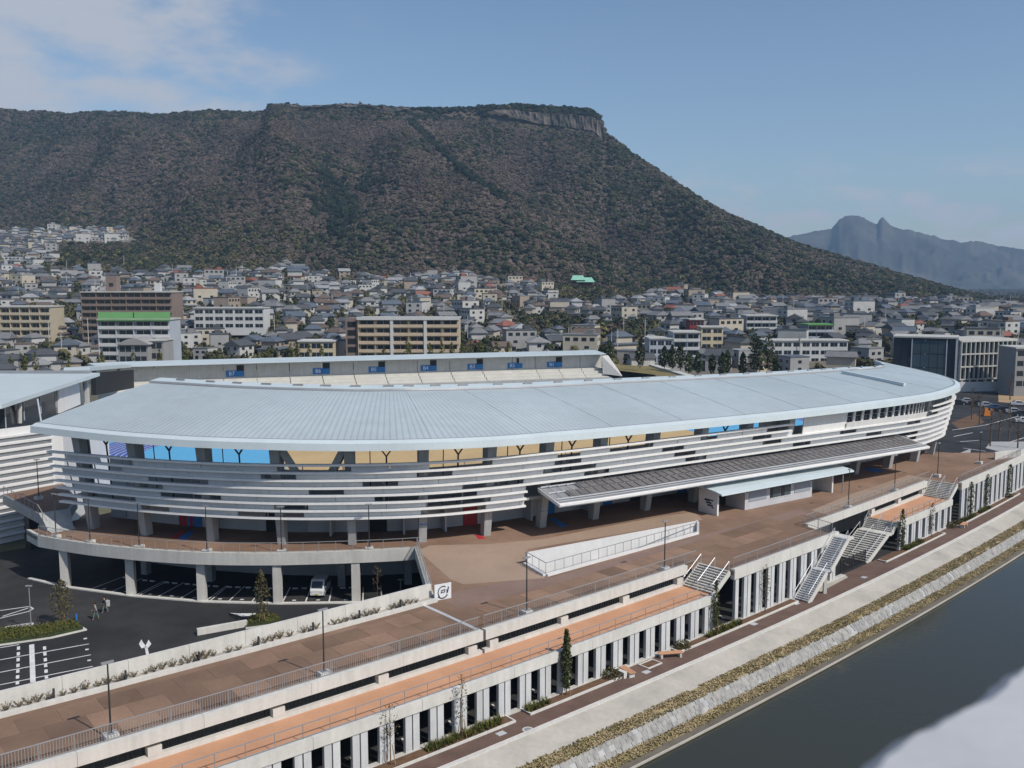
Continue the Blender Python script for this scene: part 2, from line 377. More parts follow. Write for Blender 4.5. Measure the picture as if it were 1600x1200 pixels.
# pairs of upright panels with a slit between, wide dark openings
pl=MB(); pl.box((0,0,1.475),(.55,.3,2.95)); PLo=pl.mesh('pillar','pillar'); pl=MB(); pl.box((0,0,2.275),(.55,.3,4.55)); PHi=pl.mesh('pillar','pillar')
k=-24
while 2.6+2.17*k<120:
    sc=2.6+2.17*k+1.085; k+=1
    for d in (-.33,.33):
        s=sc+d
        lo=any(a+.2<s<b_-.2 for a,b_ in LOW); fu=any(a+.2<s<b_-.2 for a,b_ in FULL)
        if not(lo or fu): continue
        o=bpy.data.objects.new('pillar',PLo if lo else PHi); COL.objects.link(o); o.parent=rb; o.location=R(s,.26)-Vector(ORG[rb.name]); o.rotation_euler=(0,0,Rh(s))
longbox('plinth',.02,.5,0,.14,-70,52,'concrete',rb); longbox('plinth',.02,.5,0,.14,66.6,120,'concrete',rb)
# slot under the deck edge: white kerb, dark grille, posts, grey band coloured as soffit shade, deck beam
for a,b_ in ((-70,.3),(.55,27.0),(50.3,85.0)):
    for p,q in zip(frange(a,b_,8),frange(a,b_,8)[1:]): longbox('deck_beam',3.95,4.5,4.78,5.64,p+.01,q-.01,'white_concrete',rb,4)
    longbox('soffit_shade',4.62,4.9,4.42,4.8,a,b_,'concrete_grey',rb)  # shaded soffit below the beam, its shade put into a grey band
    if a<50: longbox('slot_kerb',4.1,4.5,3.55,3.92,a,b_,'white_concrete',rb)
    else: longbox('slot_kerb',4.1,4.5,3.55,3.92,67,b_,'white_concrete',rb)
    for p in frange(a+1,b_-1,8.2):
        if 58<p<66.5: continue
        longbox('slot_post',4.08,4.6,3.9,4.5,p-.45,p+.45,'white_concrete',rb)
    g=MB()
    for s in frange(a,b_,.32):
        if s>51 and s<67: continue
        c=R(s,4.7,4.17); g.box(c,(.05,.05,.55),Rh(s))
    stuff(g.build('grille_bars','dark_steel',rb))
# inner garage wall keeps the openings dark
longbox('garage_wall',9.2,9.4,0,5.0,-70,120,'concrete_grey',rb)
for i in range(-8,14):                                 # pale wheel stops and bay lines glimpsed through the openings
    c=R(4+4.34*i,1.9,.09); b=MB(); b.box(c,(.6,.16,.14),Rh(4+4.34*i)+1.2); b.build('wheel_stop','line_white',rb)
def stairs(name,label,flights,n0,n1,mt='concrete_grey',rails=(0,.5,1),soffit=True):
    """flights: list of (s0,z0,s1,z1,steps)"""
    t=thing(name,label,'stairs',tuple(R(flights[0][0],(n0+n1)/2,min(f[1] for f in flights))))
    for s0,z0,s1,z1,k in flights:
        for i in range(k):
            a=s0+(s1-s0)*i/k; b_=s0+(s1-s0)*(i+1)/k; z=z0+(z1-z0)*(i+1)/k; m=MB()
            lo,hi=min(a,b_),max(a,b_); e=.0
            m.hexa([R(lo,n0,z-.11),R(hi,n0,z-.11),R(hi,n1,z-.11),R(lo,n1,z-.11),R(lo,n0,z),R(hi,n0,z),R(hi,n1,z),R(lo,n1,z)]); 
            m.build('step','galv' if mt=='galv' else 'concrete',t)
        for n in (n0-.06,n1+.06):
            m=MB(); m.beam(R(s0,n,z0-.15),R(s1,n,z1-.15),.12,.5); m.build('stringer','white_concrete',t)
        if soffit:
            m=MB(); m.hexa([R(s0,n0,z0-.5),R(s1,n0,z1-.5),R(s1,n1,z1-.5),R(s0,n1,z0-.5),R(s0,n0,z0-.28),R(s1,n0,z1-.28),R(s1,n1,z1-.28),R(s0,n1,z0-.28)]); m.build('soffit','concrete_grey',t)
        for r in rails:
            n=n0+(n1-n0)*r; m=MB(); m.tube(R(s0,n,z0+.95),R(s1,n,z1+.95),.03,n=5)
            for q in (0,.5,1): m.tube(R(s0+(s1-s0)*q,n,z0+(z1-z0)*q-.05),R(s0+(s1-s0)*q,n,z0+(z1-z0)*q+.95),.03,n=5)
            m.build('handrail','galv',t)
    return t
stairs('terrace_stairs','short grey flight from the long orange terrace up to the brown deck',[(26.5,3.6,29.3,5.4,10)],.55,4.1,rails=(.02,.5,.98))
stairs('terrace_stairs','short grey flight from the smaller orange terrace up to the brown deck',[(84.0,3.6,87.0,5.4,10)],.55,4.1,rails=(.02,.5,.98))
w2=stairs('wide_stairs','broad grey stairs with a white landing from the path to the smaller orange terrace',[(58.6,0,64.2,2.5,14),(65.4,2.5,66.7,3.6,6)],.6,4.3,rails=(.02,.5,.98))
m=MB(); m.hexa([R(64.2,.5,2.2),R(65.4,.5,2.2),R(65.4,4.4,2.2),R(64.2,4.4,2.2),R(64.2,.5,2.5),R(65.4,.5,2.5),R(65.4,4.4,2.5),R(64.2,4.4,2.5)]); m.build('landing','white_concrete',w2)
w3=stairs('steel_stairs','narrow pale metal flight climbing the colonnade front to the deck',[(40.6,0,44.3,2.65,15),(45.2,2.65,48.8,5.4,15)],-1.75,-.15,'galv',rails=(0,1))
m=MB(); m.hexa([R(44.3,-1.8,2.45),R(45.2,-1.8,2.45),R(45.2,-.1,2.45),R(44.3,-.1,2.45),R(44.3,-1.8,2.65),R(45.2,-1.8,2.65),R(45.2,-.1,2.65),R(44.3,-.1,2.65)]); m.build('landing','galv',w3)
m=MB(); m.hexa([R(48.8,-1.8,5.15),R(50.2,-1.8,5.15),R(50.2,-.02,5.15),R(48.8,-.02,5.15),R(48.8,-1.8,5.4),R(50.2,-1.8,5.4),R(50.2,-.02,5.4),R(48.8,-.02,5.4)]); m.build('landing','white_concrete',w3)
for s in (44.7,):
    m=MB(); m.beam(R(s,-1.4,0),R(s,-1.4,2.4 if s<46 else 5.0),.35,.35); m.build('support_pillar','white_concrete',w3)
gt=thing('steel_gate','dark barred gate below the deck beside the broad stairs','gate',tuple(R(52.3,.7)))
for s in (52.3,55.4,58.5):
    m=MB(); m.box(R(s,.7,.85),(.1,.1,1.7),Rh(s)); m.build('post','dark_steel',gt)
for z in (.12,1.6):
    m=MB(); m.beam(R(52.3,.7,z),R(58.5,.7,z),.06,.06); m.build('rail','dark_steel',gt)
m=MB()
for s in frange(52.3,58.5,.13): m.box(R(s,.7,.85),(.03,.03,1.5),Rh(s))
stuff(m.build('bars','dark_steel',gt))

# ---------------------------------------------------------------- the plaza deck
WELL=[Vector((3.3,88.1,0)),Vector((21.1,103.4,0)),Vector((21.2,104.4,0)),Vector((1.4,91.9,0))]
EDGE=[Vector((-53.4,101.9,0)),Vector((-48.5,99.6,0)),Vector((-44.6,98.1,0)),Vector((-39.5,96.6,0)),Vector((-33.7,95.4,0)),Vector((-27,95.0,0)),Vector((-20.4,95.4,0)),Vector((-13.7,96.3,0)),Vector((-10.0,97.1,0))]
SIGN=R(2.2,13.4)
out=[R(s,4.2) for s in frange(-70,29.3,5)]+[R(29.35,.1)]+[R(s,.1) for s in frange(34,49,5)]+[R(49.3,.1),R(50.4,4.2)]+[R(s,4.2) for s in frange(55,86.9,5)]+[R(87,.1)]+[R(s,.1) for s in (92,97,102,107,112,116,120)]+[R(120,2.0),R(111.8,9.7)]
out+=[st(u,-6.5,0) for u in frange(15.2,0,.5)]+[Vector((-56,104.5,0))]+EDGE+[SIGN]+[R(s,13.6) for s in frange(2,-70,5)]
b=MB(); b.prism(out,5.02,5.4,holes=[WELL]); deck=struct(b.build('plaza_deck','deck'))
def patch(pts,z,mt,name,parent):
    b=MB(); b.prism(pts,None,z); return b.build(name,mt,parent)
patch(poly_px([(653,860),(672,852),(765,850),(850,842),(950,822),(1040,806),(1085,800),(1098,812),(824,858),(818,882),(852,903),(724,913),(704,905)],5.404),5.404,'beige','paving_panel',deck)
patch(poly_px([(1268,797),(1330,772),(1420,742),(1452,748),(1405,770),(1300,806)],5.404),5.404,'beige','paving_panel',deck)
patch(poly_px([(690,936),(712,924),(850,897),(858,903),(1090,838),(1250,795),(1262,802),(1080,858),(720,950)],5.403),5.403,'mauve','paving_panel',deck)
# paving slabs of the long approach, laid in bond
SL={}
def slab(s,n,ws,wn):
    key=(round(ws,2),round(wn,2))
    if key not in SL: b=MB(); b.box((0,0,0),(ws-.05,wn-.05,.02)); SL[key]=b.mesh('paving_slab','slab')
    o=bpy.data.objects.new('paving_slab',SL[key]); COL.objects.link(o); o.parent=deck; c=R(s,n,5.405+rg.uniform(0,.006)); o.location=c; o.rotation_euler=(0,0,Rh(s))
for r in range(3):
    s=-46+(r%2)*1.3
    while s<-1:
        slab(s+1.3,6.05+r*2.25,2.6,2.25); s+=2.6
for r in range(2):
    s=2.2+(r%2)*1.3
    while s<48:
        if not(s>44 and r==0): slab(s+1.3,5.9+r*2.2,2.6,2.2)
        s+=2.6
m=MB(); m.sweep([[R(.42-.18,n,5.41),R(.42+.18,n,5.41),R(.42+.18,n,5.44),R(.42-.18,n,5.44)] for n in (4.3,8,12.6)]); m.build('expansion_joint','galv',deck)
# edge beam of the curved part, columns below it
def off_path(pts,d):
    r=[]
    for i,p in enumerate(pts):
        a=pts[max(0,i-1)]; c=pts[min(len(pts)-1,i+1)]; t=(c-a).normalized(); r.append(p+Vector((t.y,-t.x,0))*d)
    return r
EP=[Vector(cat([tuple(p) for p in EDGE],u)) for u in frange(0,8,.25)]
ri=off_path(EP,-.5)
for a in range(0,32,4):
    m=MB(); m.sweep([[Vector((p.x,p.y,4.3)),Vector((q.x,q.y,4.3)),Vector((q.x,q.y,5.62)),Vector((p.x,p.y,5.62))] for p,q in zip(EP[a:a+5],ri[a:a+5])]); m.build('edge_beam','concrete',deck)
e2=[EDGE[-1],SIGN]; m=MB(); m.sweep([[Vector((p.x-.45,p.y,4.6)),Vector((p.x,p.y,4.6)),Vector((p.x,p.y,5.62)),Vector((p.x-.45,p.y,5.62))] for p in e2]); m.build('edge_beam','concrete',deck)
m=MB(); m.sweep([[Vector((p.x,p.y,4.3)),Vector((p.x+.5,p.y,4.3)),Vector((p.x+.5,p.y,5.62)),Vector((p.x,p.y,5.62))] for p in (Vector((-56,104.5,0)),EDGE[0])]); m.build('edge_beam','concrete',deck)
for x,y in ((-50,101.0),(-41.6,98.4),(-33.2,96.4),(-24.9,95.7),(-16.7,96.4)):
    m=MB(); m.box((x,y,2.2),(.88,.88,4.4),.1); m.build('column','concrete',deck)
for u in (.8,1.8,2.8,3.8,4.8,5.8):
    p=st(u,-2.2,2.5); m=MB(); m.box(p,(.8,.8,5.1),sth(u)); m.build('column','concrete_grey',deck)
m=MB(); m.sweep([[st(u,-5.8,0),st(u,-6.1,0),st(u,-6.1,5.05),st(u,-5.8,5.05)] for u in frange(0,8,.25)]); m.build('garage_wall','wall_grey',deck)
for u in (1.35,3.72):
    p=st(u,-5.7,1.3); m=MB(); m.box(p,(.7,.12,2.4),sth(u)); m.build('garage_door','red',deck)
# right hand end wall of the deck
m=MB(); m.sweep([[p+Vector((0,0,4.7)),p+Vector((0,.35,4.7)),p+Vector((0,.35,6.6)),p+Vector((0,0,6.6))] for p in (P(1551,720,5.4)*Vector((1,1,0)) if False else Vector((78.0,147.6,0)),Vector((96,156.5,0)))])
tag(m.build('end_wall','white_concrete',org=(78,147.6,0)),'white parapet wall at the far end of the brown deck above the road','wall')

# planter wall on the car park side, kerb, dry shrubs and little bollard lights
pw=thing('planter_wall','long white concrete wall with a narrow planter beside the approach','wall',tuple(R(1.8,13.4)))
for a,b_ in zip(frange(-70,2.0,4.6),frange(-70,2.0,4.6)[1:]):
    longbox('wall_panel',13.55,13.85,0,6.75,a+.012,b_-.012,'white_concrete',pw,2.3)
longbox('planter_kerb',12.45,12.75,5.3,5.72,-70,1.9,'white_concrete',pw); longbox('planter_soil',12.75,13.56,5.3,5.58,-70,1.9,'revetment',pw)
def shrub(seed):
    r=random.Random(seed); b=MB()
    for _ in range(30):
        a=r.uniform(0,6.28); l=r.uniform(.2,.62); t=Vector((math.cos(a)*l*.7,math.sin(a)*l*.45,l)); b.tube((0,0,-.05),t,.012,.006,3,cap=False)
        for _ in range(3): 
            q=t*r.uniform(.5,1); e=Vector((r.uniform(-1,1),r.uniform(-1,1),r.uniform(-1,1)))*.075; f=Vector((r.uniform(-1,1),r.uniform(-1,1),r.uniform(-1,1)))*.06; b.face([q-e,q+f,q+e,q-f],1)
    return b.mesh('dry_shrub',['twig','dry_leaf'])
SH=[shrub(i) for i in range(3)]; r5=random.Random(5); s=-44
while s<1.2:
    if r5.random()<.84:
        o=bpy.data.objects.new('dry_shrub',SH[r5.randrange(3)]); COL.objects.link(o); o.location=R(s,13.1+r5.uniform(-.12,.12),5.56); q=r5.uniform(.7,1.25); o.scale=(q,q,q); o.rotation_euler=(0,0,Rh(s)+r5.choice((0,3.14)))
        tag(o,'small dry leafless shrub in the planter along the white wall','shrub','dry shrubs in the planter')
    s+=r5.uniform(.5,.85)
for s in (-35.5,-30.2,-25.4,-20,-15.2,-10.4,-6,-1.8):
    t=thing('bollard_light','short dark bollard light among dry shrubs in the wall planter','light',tuple(R(s,12.95,5.55)),'bollard lights in the planter'); 
    m=MB(); m.box(R(s,12.95,5.93),(.13,.13,.8),Rh(s)); m.build('post','dark_steel',t); m=MB(); m.box(R(s-.3,12.95,5.68),(.3,.22,.25),Rh(s)); m.build('base','dark_steel',t)
# signboard with its emblem at the end of the wall
sg=thing('signboard','white signboard with a dark swirl emblem at the end of the planter wall','sign',tuple(R(2.7,12.6,5.4)))
A=R(1.85,12.85,5.35); B=R(3.5,12.55,5.35); ex=(B-A).normalized(); ez=Vector((0,0,1)); en=ex.cross(ez); W_=(B-A).length
m=MB(); m.hexa([A,B,B-en*.1,A-en*.1,A+ez*1.5,B+ez*1.5,B-en*.1+ez*1.5,A-en*.1+ez*1.5]); m.build('panel','board',sg)
def emb(pts,name,mt,d=.012): 
    m=MB(); m.face([A+ex*x*W_+ez*y*1.5+en*d for x,y in pts]); m.build(name,mt,sg)
def arc(cx,cy,r0,r1,a0,a1,k=14,sy=1.15):
    o=[(cx+r1*math.cos(rad(a0+(a1-a0)*i/k)),cy+r1*sy*math.sin(rad(a0+(a1-a0)*i/k))) for i in range(k+1)]
    i_=[(cx+r0*math.cos(rad(a0+(a1-a0)*i/k)),cy+r0*sy*math.sin(rad(a0+(a1-a0)*i/k))) for i in range(k+1)]; return o+i_[::-1]
emb(arc(.5,.5,.27,.33,60,230),'emblem_swirl','ink'); emb(arc(.47,.5,.30,.37,235,330),'emblem_swirl','ink'); emb([(.36,.42),(.62,.46),(.64,.66),(.38,.63)],'emblem_box','ink',.014)
emb([(.42,.49),(.47,.50),(.47,.58),(.42,.57)],'emblem_mark','board',.018); emb([(.5,.5),(.57,.51),(.57,.59),(.5,.585)],'emblem_mark','board',.018); emb([(.7,.35),(.8,.42),(.87,.75),(.8,.8),(.77,.62),(.71,.62)],'emblem_swirl','ink'); emb([(.17,.2),(.3,.16),(.26,.26),(.2,.3)],'emblem_swirl','ink')

# railings
railing('deck_railing',[R(s,4.35,5.62) for s in frange(-70,.2,6)],'grey baluster railing along the deck edge above the long orange terrace, beside the approach',post=2,bal=.17)
railing('deck_railing',[R(s,4.35,5.62) for s in frange(.7,28.9,6)],'grey baluster railing along the deck edge above the long orange terrace, past the expansion joint',post=2,bal=.2)
railing('deck_railing',[R(s,.3,5.62) for s in frange(29.6,48.6,6)],'grey baluster railing on top of the tall colonnade between the two flights of stairs',post=2,bal=.2)
railing('deck_railing',[R(49.1,.3,5.62),R(50.2,4.3,5.62)]+[R(s,4.35,5.62) for s in frange(50.6,86.5,6)],'grey baluster railing along the deck edge above the smaller orange terrace',post=2,bal=.24)
railing('deck_railing',[R(s,.3,5.62) for s in frange(87.4,119.8,6)],'grey baluster railing on top of the tall colonnade at the far end of the deck',post=2,bal=.3)
TG='thin railings along the orange terraces'
railing('terrace_railing',[R(s,.28,3.78) for s in frange(-70,26.2,6)],'thin wire railing along the outer edge of the long orange terrace',1.0,1.75,0,TG)
railing('terrace_railing',[R(s,.28,3.78) for s in frange(67,83.8,6)],'thin wire railing along the outer edge of the smaller orange terrace',1.0,1.75,0,TG)
CG='thin railings of the curved deck'
railing('curved_railing',[Vector((p.x,p.y,5.62)) for p in off_path(EP[::2],-.2)],'thin railing along the curved deck edge above the parking bays',1.05,1.6,0,CG)
railing('curved_railing',[Vector((p.x-.2,p.y,5.62)) for p in e2],'mesh railing on the deck edge between the curved deck and the signboard',1.05,1.6,.14,CG)

# light well in the deck with white walls, wire railing and stair blocks
lw=thing('light_well','long wedge-shaped light well with white walls and a wire railing in the brown deck','light well',(3.3,88.1,5.4))
def wall(name,a,b,th,z0,z1,mt,par):
    d=(b-a).normalized(); e=Vector((d.y,-d.x,0))*th; m=MB(); q=[a,b,b+e,a+e]; m.hexa([Vector((p.x,p.y,z0)) for p in q]+[Vector((p.x,p.y,z1)) for p in q]); m.build(name,mt,par)
a,b_,c,d=[p.copy() for p in WELL]
iv=Vector((.53,-.85,0))*.32; wall('back_wall',c+iv,d+iv,.3,3.0,6.65,'white_paint',lw); wall('front_kerb',a,b_,.3,3.0,5.62,'white_paint',lw); wall('end_kerb',d,a,.3,3.0,5.62,'white_paint',lw); wall('end_wall',b_,c+Vector((.0,.3,0)),.25,3.0,6.65,'white_paint',lw)
m=MB(); m.prism([a,b_,c,d],2.9,3.0); m.build('well_floor','concrete_grey',lw)
for f,hh in ((.36,5.9),(.72,5.75)):
    p=a.lerp(b_,f); q=d.lerp(c,f); m=MB(); e=(b_-a).normalized()*.9; m.hexa([p+ez*3,p+e+ez*3,q+e+ez*3,q+ez*3,p+ez*5.6,p+e+ez*5.5,q+e+ez*4.2,q+ez*4.4]); m.build('stair_block','white_concrete',lw)
railing('well_railing',[d+ez*5.62,a+ez*5.62,b_+ez*5.62],'wire railing round the front of the white light well',1.1,1.25,0,'light well railings')

# lamp posts
def lamp_proto():
    t=thing('deck_lamp','x','lamp post')
    m=MB(); m.box((0,0,.2),(.85,.75,.4)); m.build('base_block','white_concrete',t); m=MB(); m.box((0,0,.43),(.4,.4,.05)); m.build('base_plate','steel',t)
    m=MB(); m.tube((0,0,.4),(0,0,5.0),.065,.05,8); m.build('pole','dark_steel',t)
    m=MB(); m.box((0,0,5.05),(.75,.16,.1)); m.build('lamp_head','steel',t); m=MB(); m.box((0,0,4.985),(.6,.12,.03)); m.build('lamp_lens','lamp_glass',t); return t
lp0=lamp_proto(); G='lamp posts along the deck edges'
spots=[(-28.7,4.95,'first lamp post of the paved approach beside the deck railing'),(-13.8,4.9,'lamp post by the deck railing, the last before the expansion joint'),(5.9,4.9,'lamp post by the deck railing in front of the near end of the light well'),(24.5,4.9,'lamp post by the deck railing just before the short stairs of the long orange terrace'),(62.2,4.9,'lamp post by the deck railing above the broad stairs to the path'),(75.9,4.9,'lamp post by the deck railing above the middle of the smaller orange terrace'),(90.0,4.4,'lamp post beside the head of the short stairs of the smaller orange terrace'),(104.9,3.3,'lamp post in front of the white parapet at the far end of the deck')]
for i,(s,n,l) in enumerate(spots):
    if i==0: lp0.location=R(s,n,5.4); lp0.rotation_euler=(0,0,Rh(s)); lp0['label']=l; lp0['group']=G
    else: dup(lp0,R(s,n,5.4),Rh(s),l,G)
for i,u in enumerate((.4,1.5,2.85,4.2,5.4,6.75)):
    p=Vector(cat([tuple(q) for q in EDGE],u)); q=off_path([Vector(cat([tuple(r) for r in EDGE],u-.1)),p,Vector(cat([tuple(r) for r in EDGE],u+.1))],-.65)[1]
    dup(lp0,(q.x,q.y,5.4),sth(min(i,5)),'lamp post standing on the curved deck above the parking bays','lamp posts of the curved deck')
# ---------------------------------------------------------------- main grandstand
gs=thing('grandstand','curved grandstand with a pale blue metal roof and white louvred front','stadium',(10,110,5.4))
def roofz(u,f):                                        # f 0 at the eave, 1 at the ridge
    a,b=lin(ZE,u),lin(ZR,u); return a+(b-a)*f+.35*4*f*(1-f)*.6
def roofp(u,f,dz=0):
    e,r=lin(EO,u),-lin(RO,u); return st(u,e+(r-e)*f,roofz(u,f)+dz)
TOT=LN(18); NP=15; cuts=[TOT*i/NP for i in range(NP+1)]
for a,b in zip(cuts,cuts[1:]):
    ls=frange(a,b,1.6); fs=[0,.2,.4,.6,.8,1]; m=MB(); m.uv=[]
    nf=len(fs)
    for lay,dz in ((0,0),(1,-.45)):
        for l in ls:
            for f in fs: m.v.append(tuple(roofp(U(l),f,dz))); m.uv.append((l/10,f))
    nl=len(ls); o2=nl*nf
    for i in range(nl-1):
        for j in range(nf-1):
            q=i*nf+j; m.f.append((q,q+nf,q+nf+1,q+1)); m.m.append(0); m.f.append((o2+q,o2+q+1,o2+q+nf+1,o2+q+nf)); m.m.append(0)
        q=i*nf; m.f.append((q,o2+q,o2+q+nf,q+nf)); m.m.append(0); q=i*nf+nf-1; m.f.append((q,q+nf,o2+q+nf,o2+q)); m.m.append(0)
    for i in (0,nl-1):
        for j in range(nf-1): q=i*nf+j; m.f.append((q,q+1,o2+q+1,o2+q)); m.m.append(0)
    rp=m.build('roof_panel','roof_blue',gs)
    m=MB(); us=[U(l) for l in ls]                      # eave fascia, gutter line, ridge cap
    m.sweep([[st(u,lin(EO,u)+.12,lin(ZE,u)+.03),st(u,lin(EO,u)+.85,lin(ZE,u)-.25),st(u,lin(EO,u)+.95,lin(ZE,u)-1.0),st(u,lin(EO,u)+.1,lin(ZE,u)-.8)] for u in us]); m.build('eave_fascia','eave_blue',gs)
    m=MB(); m.sweep([[st(u,lin(EO,u)-.12,lin(ZE,u)-.1),st(u,lin(EO,u)+.1,lin(ZE,u)-.1),st(u,lin(EO,u)+.1,lin(ZE,u)+.05),st(u,lin(EO,u)-.12,lin(ZE,u)+.05)] for u in us]); m.build('gutter','steel',gs)
    m=MB(); m.sweep([[roofp(u,.905,.0),roofp(u,1,.0),roofp(u,1,.3),roofp(u,.905,.3)] for u in us]); m.build('ridge_vent','eave_blue',gs)
    m=MB(); m.sweep([[roofp(u,.897,.0),roofp(u,.905,.0),roofp(u,.905,.26),roofp(u,.897,.1)] for u in us]); m.build('vent_flashing','steel',gs)
for l in frange(4,TOT-12,5.2):
    u=U(l); m=MB(); m.box(roofp(u,.955,.4),(1.3,.25,.2),sth(u)); m.build('vent_bracket','steel',gs)
for l in cuts[1:-1]:
    u=U(l); m=MB(); m.sweep([[roofp(u-.008,f,.0),roofp(u+.008,f,.0),roofp(u+.008,f,.025),roofp(u-.008,f,.025)] for f in (0,.25,.5,.75,.9)]); m.build('roof_seam','roof_blue',gs)
pa=roofp(12.6,.62,.35); pb=roofp(12.9,.12,.35); m=MB(); m.beam(roofp(13.1,.80,.3),roofp(13.0,.22,.3),.7,.5); m.build('roof_duct','eave_blue',gs)
m=MB(); m.tube(roofp(.02,.02,.05),roofp(.02,.02,.05)+Vector((-1.6,2.6,2.2)),.09,n=6); m.build('corner_strut','galv',gs)
# leaning columns
cu=[.32]+[float(i) for i in range(1,9)]+[U(LN(8)+8.2*i) for i in range(1,11)]
for i,u in enumerate(cu):
    if u>15.6: continue
    h=sth(u); t=Vector((math.cos(h),math.sin(h),0)); n=Vector((t.y,-t.x,0)); zt=lin(ZE,u)-.3
    a=st(u,-.25,5.4); b=st(u,1.35,zt)
    m=MB(); m.hexa([a-t*.42-n*.55,a+t*.42-n*.55,a+t*.42+n*.5,a-t*.42+n*.5][::-1]+[b-t*.55-n*.9,b+t*.55-n*.9,b+t*.55+n*.7,b-t*.55+n*.7][::-1]); m.build('column','concrete_grey',gs)
    if i in (5,7): m=MB(); m.box(a+n*.8+ez*2.6,(.9,.06,1.1),h); m.build('column_sign','blue',gs)
# one braced bay and slim forked posts
for s0,s1 in ((3,3.28),(4,3.72)):
    m=MB(); m.beam(st(s0,1.3,17.2),st(s1,.7,13.2),.75,.75); m.build('brace','concrete_grey',gs)
for u in [.65]+[i+.5 for i in range(1,8) if i!=3]+[U(LN(8)+8.2*i+4.1) for i in (0,2,4)]:
    zt=lin(ZE,u)-.4; m=MB(); m.tube(st(u,.6,9.5),st(u,1.2,zt-1.7),.1,n=6); h=sth(u); t=Vector((math.cos(h),math.sin(h),0))
    for d in (-1,1): m.beam(st(u,1.2,zt-1.8),st(u,1.4,zt-.35)+t*d*1.0,.15,.15)
    m.build('forked_post','dark_steel',gs); m=MB(); m.tube(st(u-.22,.8,9.5),st(u-.22,1.4,zt),.06,n=6); m.build('slim_post','dark_steel',gs)
# louvres: eight blades, infill panels between them in staggered runs
PT=.87; ZT=14.75
def lo(k): return 2.5-.19*k
uL=.05; uA=u_px(822,1.6,11); uR=15.75; uw=u_px(1236,2.5,14.5); uc=u_px(1452,2.3,14.5)
uC0=u_px(858,4,10); uC1=u_px(1440,5,9.8)
def blade(k,u0,u1,name='louvre_blade'):
    z=ZT-PT*k; o=lo(k); us=frange(u0,u1,.12); m=MB()
    m.sweep([[st(u,o-.25,z-.02),st(u,o+.42,z-.13),st(u,o+.42,z+.1),st(u,o-.25,z+.06)] for u in us]); m.build(name,'louver_white',gs)
for k in range(8):
    if k<2: blade(k,uL,uw); blade(k,uc,uR)
    elif k<5: blade(k,uL,uR)
    else: blade(k,uL,uA); blade(k,u_px(1418,2,10.5),uR)
def infill(k,u0,u1,mt='infill'):
    z=ZT-PT*k; us=frange(u0,u1,.15); m=MB()
    m.sweep([[st(u,lo(k+1)-.12,z-PT+.06),st(u,lo(k+1)-.04,z-PT+.06),st(u,lo(k)-.04,z-.03),st(u,lo(k)-.12,z-.03)] for u in us]); m.build('infill_panel',mt,gs)
ROW0=[(102,155),(205,432),(548,672),(770,873),(908,955),(1022,1097),(1122,1200)]
r8=random.Random(21)
for a,b in ROW0: 
    ua,ub=u_px(a,2.5,14.4),u_px(b,2.5,14.4); k=max(1,round((LN(ub)-LN(ua))/4))
    for i in range(k): infill(0,U(LN(ua)+(LN(ub)-LN(ua))*i/k)+.004,U(LN(ua)+(LN(ub)-LN(ua))*(i+1)/k)-.004)
for k in range(1,7):
    l=LN(uL)+ (k*3.1)%5; on=(k%2==0); end=LN(uR) if k<4 else LN(uA)
    segs=[(l,end)]
    if k>=4: segs.append((LN(u_px(1418,2,10.5)),LN(uR)))
    for l,end in segs:
        while l<end-1:
            run=(r8.choice((2,3,3,4)) if on else r8.choice((2,2,3,1)))
            if l>LN(8.5) : run=run+1 if on else 1
            for _ in range(run):
                e=min(l+(4.1 if on else 3.6),end)
                if on and e-l>.6:
                    ua,ub=U(l+.02),U(e-.02)
                    if not(k<2 and ua>uw-.1 and ua<uc): infill(k,ua,ub)
                l=e
            on=not on
for l in frange(LN(uL)+2,LN(uR),4.1):                  # light frame posts that carry the blades
    u=U(l); m=MB(); kb_=7 if (u<uA or u>u_px(1420,2,10)) else 4; m.beam(st(u,lo(0)-.32,ZT-.02),st(u,lo(kb_)-.32,ZT-PT*kb_),.09,.12); m.build('louvre_post','steel',gs)
# upper wall panels and the window band on the right
def band(name,u0,u1,off,z0,z1,mt,par=gs,th=.15):
    m=MB(); m.sweep([[st(u,off-th,z0),st(u,off,z0),st(u,off+.3,z1),st(u,off+.3-th,z1)] for u in frange(u0,u1,.1)]); return m.build(name,mt,par)
ua,ub,ud=u_px(1255,2.4,15),u_px(1322,2.4,15),u_px(1447,2.4,15)
for a,b in zip(frange(ua,ub,.55),frange(ua,ub,.55)[1:]): band('wall_panel',a+.004,b-.004,2.3,13.0,16.12,'louver_white')
band('side_return',ua-.35,ua-.02,-1,12.9,16.2,'concrete_grey')
wb=frange(ub,ud,.13)
for a,b in zip(wb,wb[1:]):
    band('window_pane',a+.02,b-.02,2.1,14.0,16.1,'glass_dark'); band('mullion',a-.016,a+.016,2.32,13.7,16.12,'louver_white',th=.2)
band('window_sill',ub,ud,2.4,12.9,13.98,'louver_white'); band('transom',ub,ud,2.34,14.75,14.85,'louver_white')
